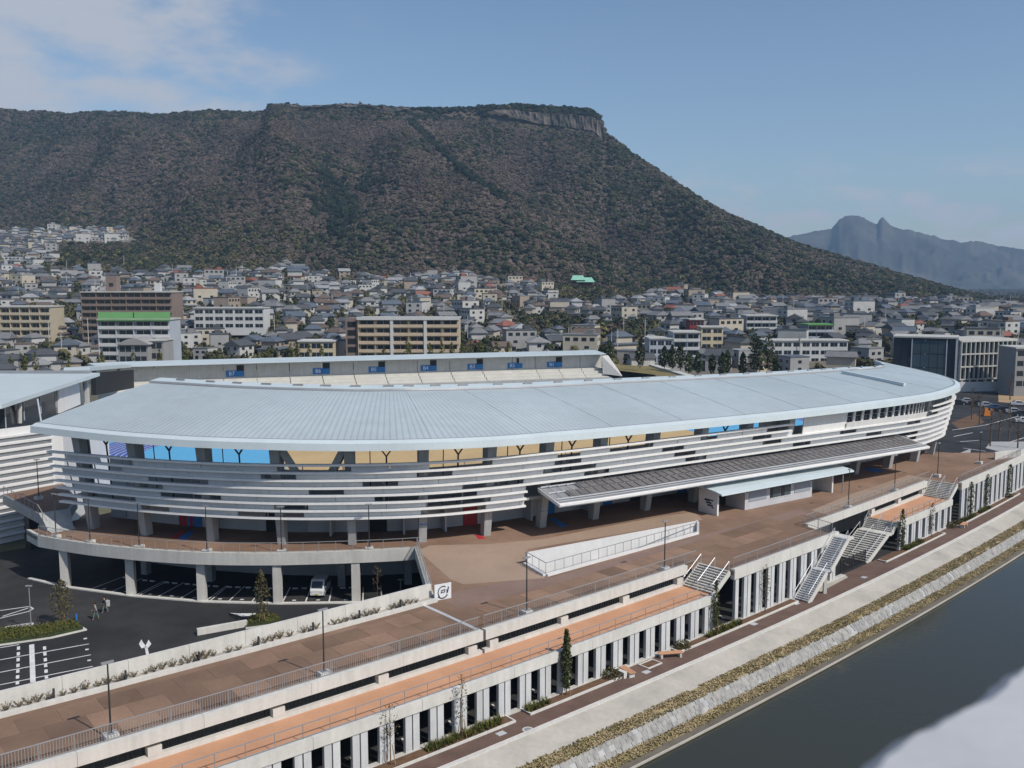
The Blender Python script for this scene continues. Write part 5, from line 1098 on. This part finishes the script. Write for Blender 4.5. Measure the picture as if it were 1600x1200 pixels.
# ---------------------------------------------------------------- houses of the town
RC_={'dark grey':(.07,.075,.083),'mid grey':(.165,.168,.175),'blue grey':(.09,.11,.14),'brown':(.12,.09,.075),'rust red':(.22,.085,.06),'pale grey':(.27,.275,.285)}
WC_={'white':(.43,.43,.42),'cream':(.43,.39,.32),'grey':(.30,.30,.30),'tan':(.30,.25,.20)}
for k,c in RC_.items(): mat('rf_'+k,c,.6,.12,.5)
for k,c in WC_.items(): mat('wl_'+k,c,.85,.08,.4)
def house_mesh(kind,w_,d_):
    """returns wall, roof and window shapes for one kind of house"""
    W=MB(); Rf=MB(); win=[]
    def hip(x,y,z,a,b,hh,ri):
        o=.65; q=[Vector((x-a/2-o,y-b/2-o,z)),Vector((x+a/2+o,y-b/2-o,z)),Vector((x+a/2+o,y+b/2+o,z)),Vector((x-a/2-o,y+b/2+o,z))]; u_=Vector((x-a*ri/2,y,z+hh)); v_=Vector((x+a*ri/2,y,z+hh))
        Rf.face([q[0],q[1],v_,u_]); Rf.face([q[2],q[3],u_,v_]); Rf.face([q[1],q[2],v_]); Rf.face([q[3],q[0],u_]); Rf.face([p-ez*.18 for p in q[::-1]])
        for i in range(4): p,r=q[i],q[(i+1)%4]; Rf.face([p-ez*.18,r-ez*.18,r,p])
        Rf.beam(u_,v_,.4,.3)
    def wn(x,y,z,ww,hh,side):
        m=MB(); m.box((x,y,z),(ww,.1,hh) if side==0 else (.1,ww,hh)); win.append(m)
    if kind=='hip2':                                    # wide ground floor, smaller upper floor
        W.box((0,0,.6),(w_,d_,5.4)); hip(0,0,3.3,w_,d_,1.5,.5); W.box((0,.3,4.6),(w_*.72,d_*.72,3.6)); hip(0,.3,6.3,w_*.72,d_*.72,1.9,.5); up=6.3-1.3; yf=.3-d_*.36
    elif kind=='gable2':
        W.box((0,0,1.7),(w_,d_,7.6)); up=4.2; yf=-d_/2; hip(0,0,5.5,w_,d_,2.0,1.05); W.face([(-w_/2,-d_/2,5.5),(-w_/2,d_/2,5.5),(-w_/2,0,7.3)]); W.face([(w_/2,d_/2,5.5),(w_/2,-d_/2,5.5),(w_/2,0,7.3)])
    elif kind=='hip1':
        W.box((0,0,.3),(w_*1.15,d_,6.0)); hip(0,0,3.3,w_*1.15,d_,2.4,.45); up=None; yf=-d_/2
    elif kind=='block3':                               # three-storey block
        W.box((0,0,3.4),(w_,d_,11.4)); Rf.box((0,0,9.3),(w_+.3,d_+.3,.4)); Rf.box((w_*.25,.5,10.2),(3,3,1.8)); up=4.6; yf=-d_/2
        for x in (-w_*.36,-w_*.12,w_*.12,w_*.36): wn(x,yf-.03,7.6,1.8,1.3,0)
        for x in (-d_*.25,d_*.25): wn(w_/2+.03,x,7.4,1.4,1.2,1); wn(w_/2+.03,x,4.6,1.4,1.2,1)
    elif kind=='ell':                                  # two gabled wings
        W.box((0,0,1.7),(w_,d_*.62,7.6)); hip(0,0,5.5,w_,d_*.62,1.9,1.05); W.box((w_*.22,-d_*.4,.9),(w_*.5,d_*.5,6.2)); Rf.face([(w_*-.06,-d_*.72,3.9),(w_*.22,-d_*.72,5.5),(w_*.22,0,5.5),(w_*-.06,0,3.9)]); Rf.face([(w_*.22,-d_*.72,5.5),(w_*.5,-d_*.72,3.9),(w_*.5,0,3.9),(w_*.22,0,5.5)]); W.face([(w_*-.03,-d_*.65,3.9),(w_*.47,-d_*.65,3.9),(w_*.22,-d_*.65,5.4)]); up=4.3; yf=-d_*.31
    else:                                              # flat roofed
        W.box((0,0,1.9),(w_,d_,8.4)); Rf.box((0,0,6.25),(w_+.3,d_+.3,.35)); up=4.4; yf=-d_/2
    for x in (-w_*.25,w_*.25): wn(x,-d_/2-.03,1.6,1.7,1.7,0)
    if up:
        for x in (-w_*.2,w_*.2): wn(x,yf-.03,up-.1,1.7,1.1,0)
    wn(w_/2*(1.15 if kind=='hip1' else 1)+.03,0,1.6,1.4,1.2,1)
    wn(-w_/2*(1.15 if kind=='hip1' else 1)-.03,0,1.6,1.4,1.2,1)
    if kind in('gable2','flat','block3'):
        for x in (-w_*.25,w_*.25): wn(x,d_/2+.03,up,1.6,1.1,0); wn(x,d_/2+.03,1.6,1.6,1.2,0)
        wn(-w_/2-.03,0,up,1.4,1.1,1); wn(w_/2+.03,d_*.2,up,1.2,1.1,1)
    return W,Rf,win
KINDS=[('hip2',10.5,8.5),('gable2',8.5,7.5),('hip1',9.5,8),('hip2',9,7.5),('flat',8.5,8),('block3',13,9),('ell',10,8)]
HM=[]
for kd in KINDS:
    W,Rf,win=house_mesh(*kd); HM.append((W,Rf,win,W.mesh('wall','wl_white'),Rf.mesh('roof','rf_mid grey'),[w_.mesh('window','glass_dark') for w_ in win]))
rh=random.Random(12); places=[]
WOOD=[(85,425,382,428),(425,560,330,416),(868,965,440,482),(815,925,500,530),(945,1025,510,545),(225,470,340,402),(930,1015,455,470)]
Y=296.
while Y<1060:
    px=-60
    while px<1680:
        px+=13.6*F/Y*rh.uniform(.82,1.25); yy=Y+rh.uniform(-4,4)
        if yy>itp(px,DF)+6 or (yy<338 and 120<px<1000) or (yy<330 and 1360<px<1620) or (yy<322 and px>1000): continue
        if yy>760 and px>330: continue
        p=T(px,yy); qx,qy=Q(p)
        if any(a<qx<b and c<qy<d for a,b,c,d in WOOD) : continue
        if any(a<px<b and c<yy<d for a,b,c,d in EXC): continue
        if noise.noise(Vector((px*.012,yy*.02,7)))>.42 or rh.random()<.06: continue
        places.append((yy,px,p))
    Y+=12+Y*.006
places.sort(key=lambda q:q[0])
LM=[(128,268,395,'near the brown flats'),(-60,78,390,'near the beige school block'),(303,412,400,'near the white terrace of flats'),(560,717,335,'near the tan flats'),(1015,1094,345,'near the blue-grey school'),(1166,1214,420,'near the white four-storey flats'),(1195,1325,345,'near the white townhouses'),(1262,1302,400,'near the green-topped flats'),(1397,1587,300,'near the office block'),(780,900,360,'behind the back stand roof end')]
def zone(px,yy):
    b=min(LM,key=lambda l:(max(l[0]-px,0,px-l[1])*yy/F)**2+(yy-l[2])**2); d=math.hypot(max(b[0]-px,0,px-b[1])*yy/F,yy-b[2]); return b[3] if d<60 else 'on the open slope of the town'
SHAPE={'hip2':'stepped hip-roofed two-storey','gable2':'plain gabled two-storey','hip1':'low one-storey','flat':'flat-roofed two-storey','block3':'flat-roofed three-storey','ell':'L-shaped gabled'}
stf=MB(); stm=['wl_'+k for k in WC_]+['rf_'+k for k in RC_]+['glass_dark']
for i,(yy,px,p) in enumerate(places):
    kk=rh.choices(range(7),(.17,.28,.1,.13,.08,.08,.16))[0]; rc=rh.choices(list(RC_),(.33,.32,.15,.09,.03,.08))[0]; wc=rh.choices(list(WC_),(.4,.22,.24,.14))[0]
    rz=rad(rh.choice((0,90,180,270))+rh.choice((-18,12,25))+rh.uniform(-8,8)); W,Rf,win,wm,rm,wms=HM[kk]; sc=rh.uniform(.74,1.05)
    if i<300:
        t=thing('house','%s house, %s roof, %s walls, %s'%(SHAPE[KINDS[kk][0]],rc,wc,zone(px,yy)),'house',tuple(p),'houses of the town behind the stadium',rz); t.scale=(sc,sc,sc)
        for nm,me,mt in [('wall',wm,'wl_'+wc),('roof',rm,'rf_'+rc)]+[('window',x,None) for x in wms]:
            o=bpy.data.objects.new(nm,me); COL.objects.link(o); o.parent=t
            if mt: o.material_slots[0].link='OBJECT'; o.material_slots[0].material=M[mt]
    else:
        c_,s_=math.cos(rz)*sc,math.sin(rz)*sc
        def addm(mb,mi):
            b0=len(stf.v); stf.v+=[(p.x+x*c_-y*s_,p.y+x*s_+y*c_,p.z+z*sc) for x,y,z in mb.v]; stf.f+=[tuple(b0+k for k in q) for q in mb.f]; stf.m+=[mi]*len(mb.f)
        addm(W,list(WC_).index(wc)); addm(Rf,4+list(RC_).index(rc))
        for x in win: addm(x,10)
tag(stuff(stf.build('hillside_houses',stm,org=(0,700,30))),'mass of small grey-roofed houses higher up the town slope','houses')

# ---------------------------------------------------------------- woods: crowns scattered over the slopes
mat('wood_brown',(.118,.092,.075),.95,.25,.02,rnd=.09,col2=(.078,.063,.05),thr=(.4,.62),sc2=.011); mat('wood_green',(.042,.05,.025),.95,.25,.03,rnd=.16,col2=(.066,.064,.034),thr=(.45,.62),sc2=.02); mat('wood_dark',(.022,.031,.017),.95,.3,.05,rnd=.18); mat('wood_olive',(.105,.098,.042),.95,.3,.05,rnd=.25)
def radial(m,c,r,n,q,rr):
    # leaf sprays that lie along the outside of one clump
    for _ in range(n):
        d=Vector((rr.gauss(0,1),rr.gauss(0,1),rr.gauss(.25,1))).normalized(); p=c+d*r*rr.uniform(.7,1.05); nr=(d+Vector((rr.gauss(0,1),rr.gauss(0,1),rr.gauss(0,1)))*.28).normalized(); a=nr.orthogonal().normalized(); b=nr.cross(a); t=rr.uniform(0,6.28); a,b=a*math.cos(t)+b*math.sin(t),b*math.cos(t)-a*math.sin(t); z=q*rr.uniform(.7,1.4)
        m.face([p-a*z-b*z*.6,p+a*z-b*z*.5,p+a*z*.7+b*z*.7,p-a*z*.6+b*z*.6])
def crown(name,mt,loc,seed,n=150,r=(1,1,1),q=.2,low=-.7,cone=False):
    rr=random.Random(seed); m=MB()
    if cone:
        for _ in range(n): z=rr.random(); d=(1-z)*.9*math.sqrt(rr.random()); a=rr.uniform(0,6.28); m.leafs((math.cos(a)*d*r[0],math.sin(a)*d*r[1],(z*2-.9)*r[2]),(.02,.02,.02),1,q,rr)
    else:
        for _ in range(7): a=rr.uniform(0,6.28); d=rr.uniform(.1,.5); radial(m,Vector((math.cos(a)*d*r[0],math.sin(a)*d*r[1],rr.uniform(-.3,.4)*r[2])),.6*r[0],n//7,q,rr)
    return m
def forest(name,label,pts,mt,seed,cone=False,n=150,q=.2):
    """pts: (position, radius, height factor); instances of one leafy crown on a cloud of points"""
    if not pts: return
    cr=crown('c',mt,None,seed,n,(1,1,1.0),q,cone=cone); base=pts[0][0]
    me=bpy.data.meshes.new(name); me.from_pydata([tuple(q[0]-base) for q in pts],[],[]); a=me.attributes.new('sc','FLOAT_VECTOR','POINT'); a.data.foreach_set('vector',[x for q in pts for x in (q[1],q[1],q[1]*q[2])]); rt=me.attributes.new('rt','FLOAT_VECTOR','POINT'); rr=random.Random(seed); rt.data.foreach_set('vector',[x for q in pts for x in ((Vector((0,0,1)).rotation_difference(q[3])@Quaternion((0,0,1),rr.uniform(0,6.28))).to_euler() if len(q)>3 else (0,0,rr.uniform(0,6.28)))])
    ob=bpy.data.objects.new(name,me); COL.objects.link(ob); ob.location=base; tag(stuff(ob),label,'forest')
    pr=cr.build('crown',mt,None); pr.parent=ob; stuff(pr); pr.scale=(pts[0][1],)*3; pr.location=(0,0,0)
    ng=bpy.data.node_groups.new(name,'GeometryNodeTree'); ng.interface.new_socket('Geometry',in_out='INPUT',socket_type='NodeSocketGeometry'); ng.interface.new_socket('Geometry',in_out='OUTPUT',socket_type='NodeSocketGeometry')
    N=ng.nodes; L=ng.links; gi=N.new('NodeGroupInput'); go=N.new('NodeGroupOutput'); ip=N.new('GeometryNodeInstanceOnPoints'); oi=N.new('GeometryNodeObjectInfo'); oi.inputs['Object'].default_value=pr; oi.transform_space='ORIGINAL'
    def at(n_):
        q_=N.new('GeometryNodeInputNamedAttribute'); q_.data_type='FLOAT_VECTOR'; q_.inputs[0].default_value=n_; return q_.outputs[0]
    L.new(gi.outputs[0],ip.inputs['Points']); L.new(oi.outputs['Geometry'],ip.inputs['Instance']); L.new(at('sc'),ip.inputs['Scale']); e2r=N.new('FunctionNodeEulerToRotation'); L.new(at('rt'),e2r.inputs[0]); L.new(e2r.outputs[0],ip.inputs['Rotation']); L.new(ip.outputs[0],go.inputs[0])
    ob.modifiers.new('scatter','NODES').node_group=ng
rf=random.Random(31); FB=[[],[]]; FG=[[],[]]; FD=[]; FO=[]
def segd(x,y,a,b):
    ax,ay=a; bx_,by=b; t=max(0,min(1,((x-ax)*(bx_-ax)+(y-ay)*(by-ay))/((bx_-ax)**2+(by-ay)**2))); return math.hypot(x-ax-t*(bx_-ax),y-ay-t*(by-ay))
Y=440.
while Y<1780:
    px=-90.
    while px<1700:
        px+=4.3*F/Y*rf.uniform(.7,1.3); yy=Y+rf.uniform(-3,3); df=itp(px,DF); dr=itp(px,DR)
        if yy>dr+45: continue
        if df<yy<dr:
            t_=(yy-df)/(dr-df)
            if .945<t_<.9625 and 770<px<944: continue
        p=T(px,yy); qx,qy=Q(p); inw=any(a<qx<b and c<qy<d for a,b,c,d in WOOD)
        if yy<df+4 and not inw: continue
        if any(a<px<b and c<yy<d for a,b,c,d in EXC): continue
        r=rf.choice((1.8,2.3,2.7,3.6))*rf.uniform(.85,1.15); nm=(tnorm(px,yy)+ez*.35).normalized(); nz=noise.noise(Vector((p.x*.006,p.y*.006,p.z*.01)))+.5*noise.noise(Vector((p.x*.02,p.y*.02,2)))
        gl=noise.noise(Vector((p.x*.013,p.y*.0035,6.1))); g=.1+max(0,gl)*.9
        if px>880 and qy>225: g=max(g,itp(px,[(880,.3),(960,.62),(1600,.72)]))
        if qy>300: g=max(g,itp(qy,[(300,.2),(345,.55),(400,.65)]))
        if qy<190: g=.62
        if px>640 and px<946 and qy<190: g=.93
        if inw: g=.55
        if px<120: g=max(g,.35)
        g+=nz*.6
        if inw and 225<qx<470: 
            if rf.random()<(.5 if 360<qy<402 else .2): FO.append((p+ez*r*.6,r*.8,.8)); continue
        dk=segd(qx,qy,(642,192),(715,262))<4.5 or segd(qx,qy,(715,262),(795,318))<5 or (math.hypot((qx-525-.3*(qy-320))/34,(qy-320)/62)+.9*noise.noise(Vector((qx*.05,qy*.05,0)))<.85 and rf.random()<.85) or (math.hypot((qx-585)/32,(qy-290)/16)+.8*noise.noise(Vector((qx*.07,qy*.07,4)))<.8 and rf.random()<.6)
        if dk: FD.append((p+ez*r*.8,r*1.05,1.0,nm)); continue
        if rf.random()<g:
            if rf.random()<.05: FO.append((p+ez*r*.6,r,.85))
            elif rf.random()<.3 or (qy<190 and px>640): FD.append((p+ez*r*.5,r*1.05,.8,nm))
            else: FG[rf.randrange(2)].append((p+ez*r*.4,r*1.1,rf.uniform(.6,.85),nm))
        else: FB[rf.randrange(2)].append((p+ez*r*.35,r*1.15,rf.uniform(.5,.75),nm))
    Y+=4.0 if Y>900 else 5.0
for _ in range(2600):
    yy=rf.uniform(1150,3600); px=rf.uniform(1440,1900); r=rf.uniform(4,9); p=Vector(((px-800)/F*yy,yy,-1.5)); (FG[0] if rf.random()<.6 else FB[0]).append((p+ez*r*.4,r,.8))
# greenery between the houses
TO=[]
for _ in range(4200):
    yy=rf.uniform(325,800); px=rf.uniform(-30,1630)
    if yy>itp(px,DF): continue
    if any(a<px<b and c<yy<d for a,b,c,d in EXC): continue
    p=T(px,yy)
    if min((abs(p.x-q.x)+abs(p.y-q.y)) for _,_,q in places[max(0,min(len(places)-120,int(len(places)*(yy-300)/520))-60):][:240] or [(0,0,p)])<5.5: continue
    r=rf.uniform(1.4,3.3); (TO if rf.random()<.75 else FO).append((p+ez*r*.7,r,rf.uniform(.9,1.3)))
forest('bare_woods','grey-brown leafless woods over the mountain slopes',FB[0],'wood_brown',1,n=150,q=.24); forest('bare_woods','grey-brown leafless woods mixed through the mountain slopes',FB[1],'wood_brown',2,n=150,q=.24)
forest('evergreen_woods','green broadleaf woods over the lower mountain slopes',FG[0],'wood_green',3,q=.24); forest('evergreen_woods','green broadleaf woods mixed through the mountain slopes',FG[1],'wood_green',4,q=.24)
forest('conifer_woods','dark conifer plantation and the dark line of trees running down the mountain',FD,'wood_dark',5,False,150,.24); forest('orchard_trees','yellow-green orchard and bamboo clumps at the foot of the mountain',FO,'wood_olive',6); forest('garden_trees','dark garden trees between the houses of the town',TO,'wood_green',7)
# individual trees, poles
rt_=random.Random(9)
for px,yb,h in ((940,578,9),(952,578,9.5),(1000,575,9),(1038,577,9),(1050,578,8.5),(1063,578,9),(1090,585,8),(1112,585,7.5),(1128,588,9),(1136,586,8),(1160,588,8),(1178,582,13),(1186,583,12),(1200,582,13),(1076,585,9),(1212,588,7)):
    tree('row_tree','dark green upright tree in the row along the road beyond the grandstand',PY(px,yb,292+rt_.uniform(-5,8)),h*rt_.uniform(.8,1.0),h*.17,'leaf_dark',240,.42,px,.1,'row of trees beyond the grandstand',trunk=.14)
for px,h in ((420,5),(455,6),(466,6),(484,5.5),(503,5),(636,6),(641,5),(672,5),(690,5.5),(706,5),(722,5),(736,5),(750,5.5),(775,5),(794,4.5),(600,4),(290,4),(340,4),(386,4),(210,5),(250,5),(160,5),(108,5),(56,6),(40,5),(18,5)):
    tree('street_tree','small yellow-green tree in the row behind the back stand',PY(px,itp(px,[(0,585),(180,575),(940,556)])+1,300+rt_.uniform(-3,3)),h*1.15,h*.2,'hedge',150,.28,px,.1,'street trees behind the back stand',trunk=.1)
for px,py,h in ((1518,655,8),(1530,662,8),(1547,697,8),(1561,690,7),(1576,690,8),(1578,625,8),(1590,700,6)):
    tree('bare_street_tree','bare leafless tree on the paving beyond the grandstand',P(px,py,0),h,h*.16,'leaf_olive',30,.12,px,.3,'bare trees beyond the grandstand',True,trunk=.16)
pm=MB(); pm.tube((0,0,-1),(0,0,11),.17,.11,6); PM=pm.mesh('pole','concrete'); ca=MB(); ca.box((0,0,10.2),(1.8,.12,.12)); ca.box((0,0,9.4),(1.4,.12,.12)); CA=ca.mesh('cross_arm','steel'); tr_=MB(); tr_.tube((.3,0,8.2),(.3,0,9),.22,n=7); TR=tr_.mesh('transformer','steel')
for i in range(46):
    yy=rt_.uniform(335,700); px=rt_.uniform(0,1600); p=T(px,min(yy,itp(px,DF)-10)); t=thing('utility_pole','slim grey utility pole with cross arms among the town houses','utility pole',tuple(p),'utility poles in the town',rt_.uniform(0,3))
    for nm,me in (('pole',PM),('cross_arm',CA),('transformer',TR)): o=bpy.data.objects.new(nm,me); COL.objects.link(o); o.parent=t
# ground works beyond the grandstand
def sheet(pts,z,mt,name): m=MB(); m.prism(poly_px(pts,z),None,z); return struct(m.build(name,mt))
sheet([(1560,628),(1560,612),(1700,606),(1700,640)],.02,'bare_soil','bare_plot'); sheet([(1486,660),(1525,646),(1538,660),(1500,672)],.015,'soil','verge'); sheet([(1540,700),(1548,690),(1600,690),(1650,700),(1600,715)],.012,'concrete_grey','pavement')
for pts in ([(1488,672),(1540,664),(1600,648)],[(1500,690),(1530,688)],[(1490,682),(1520,676)],[(1505,700),(1540,705)],[(1580,690),(1600,684)]): stroke(pts,.25,.02)
m=MB(); a=PY(1494,612,286); b=PY(1562,612,288); m.hexa([(a.x,a.y,0),(b.x,b.y,0),(b.x,b.y+.4,0),(a.x,a.y+.4,0),(a.x,a.y,3.0),(b.x,b.y,3.0),(b.x,b.y+.4,3.0),(a.x,a.y+.4,3.0)]); tag(m.build('site_hoarding','ap_white',org=(a.x,a.y,0)),'white hoarding around the plot in front of the dark hall','fence')
m=MB(); c=P(1541,650,0); m.box(c+ez*.35,(1.8,1.2,.5)); m.box(c+ez*.95,(1.4,1.0,.8)); m.box(c+Vector((-.2,0,1.7)),(.8,.8,.8)); m.beam(c+Vector((.6,0,1.1)),c+Vector((1.5,0,1.8)),.18,.18); m.beam(c+Vector((1.5,0,1.8)),c+Vector((1.9,0,.8)),.14,.14); mat('digger_orange',(.5,.17,.03),.5,.05); tag(m.build('small_digger','digger_orange',org=tuple(c)),'small orange machine standing beyond the row of parked cars','machine')
# ---------------------------------------------------------------- the air
hz=MB(); hz.hexa([(-7500,-120,-6),(7500,-120,-6),(7500,6200,-6),(-7500,6200,-6),(-7500,-120,520),(7500,-120,520),(7500,6200,520),(-7500,6200,520)])
hm=bpy.data.materials.new('haze'); hm.use_nodes=True; nt=hm.node_tree; nt.nodes.clear(); o_=nt.nodes.new('ShaderNodeOutputMaterial'); pv=nt.nodes.new('ShaderNodeVolumePrincipled'); pv.inputs['Color'].default_value=(.40,.65,.97,1); pv.inputs['Density'].default_value=HAZE; nt.links.new(pv.outputs[0],o_.inputs['Volume']); M['haze']=hm
ho=hz.build('haze','haze'); stuff(ho)
tag(ho,'thin blue air between the town and the mountains','haze')
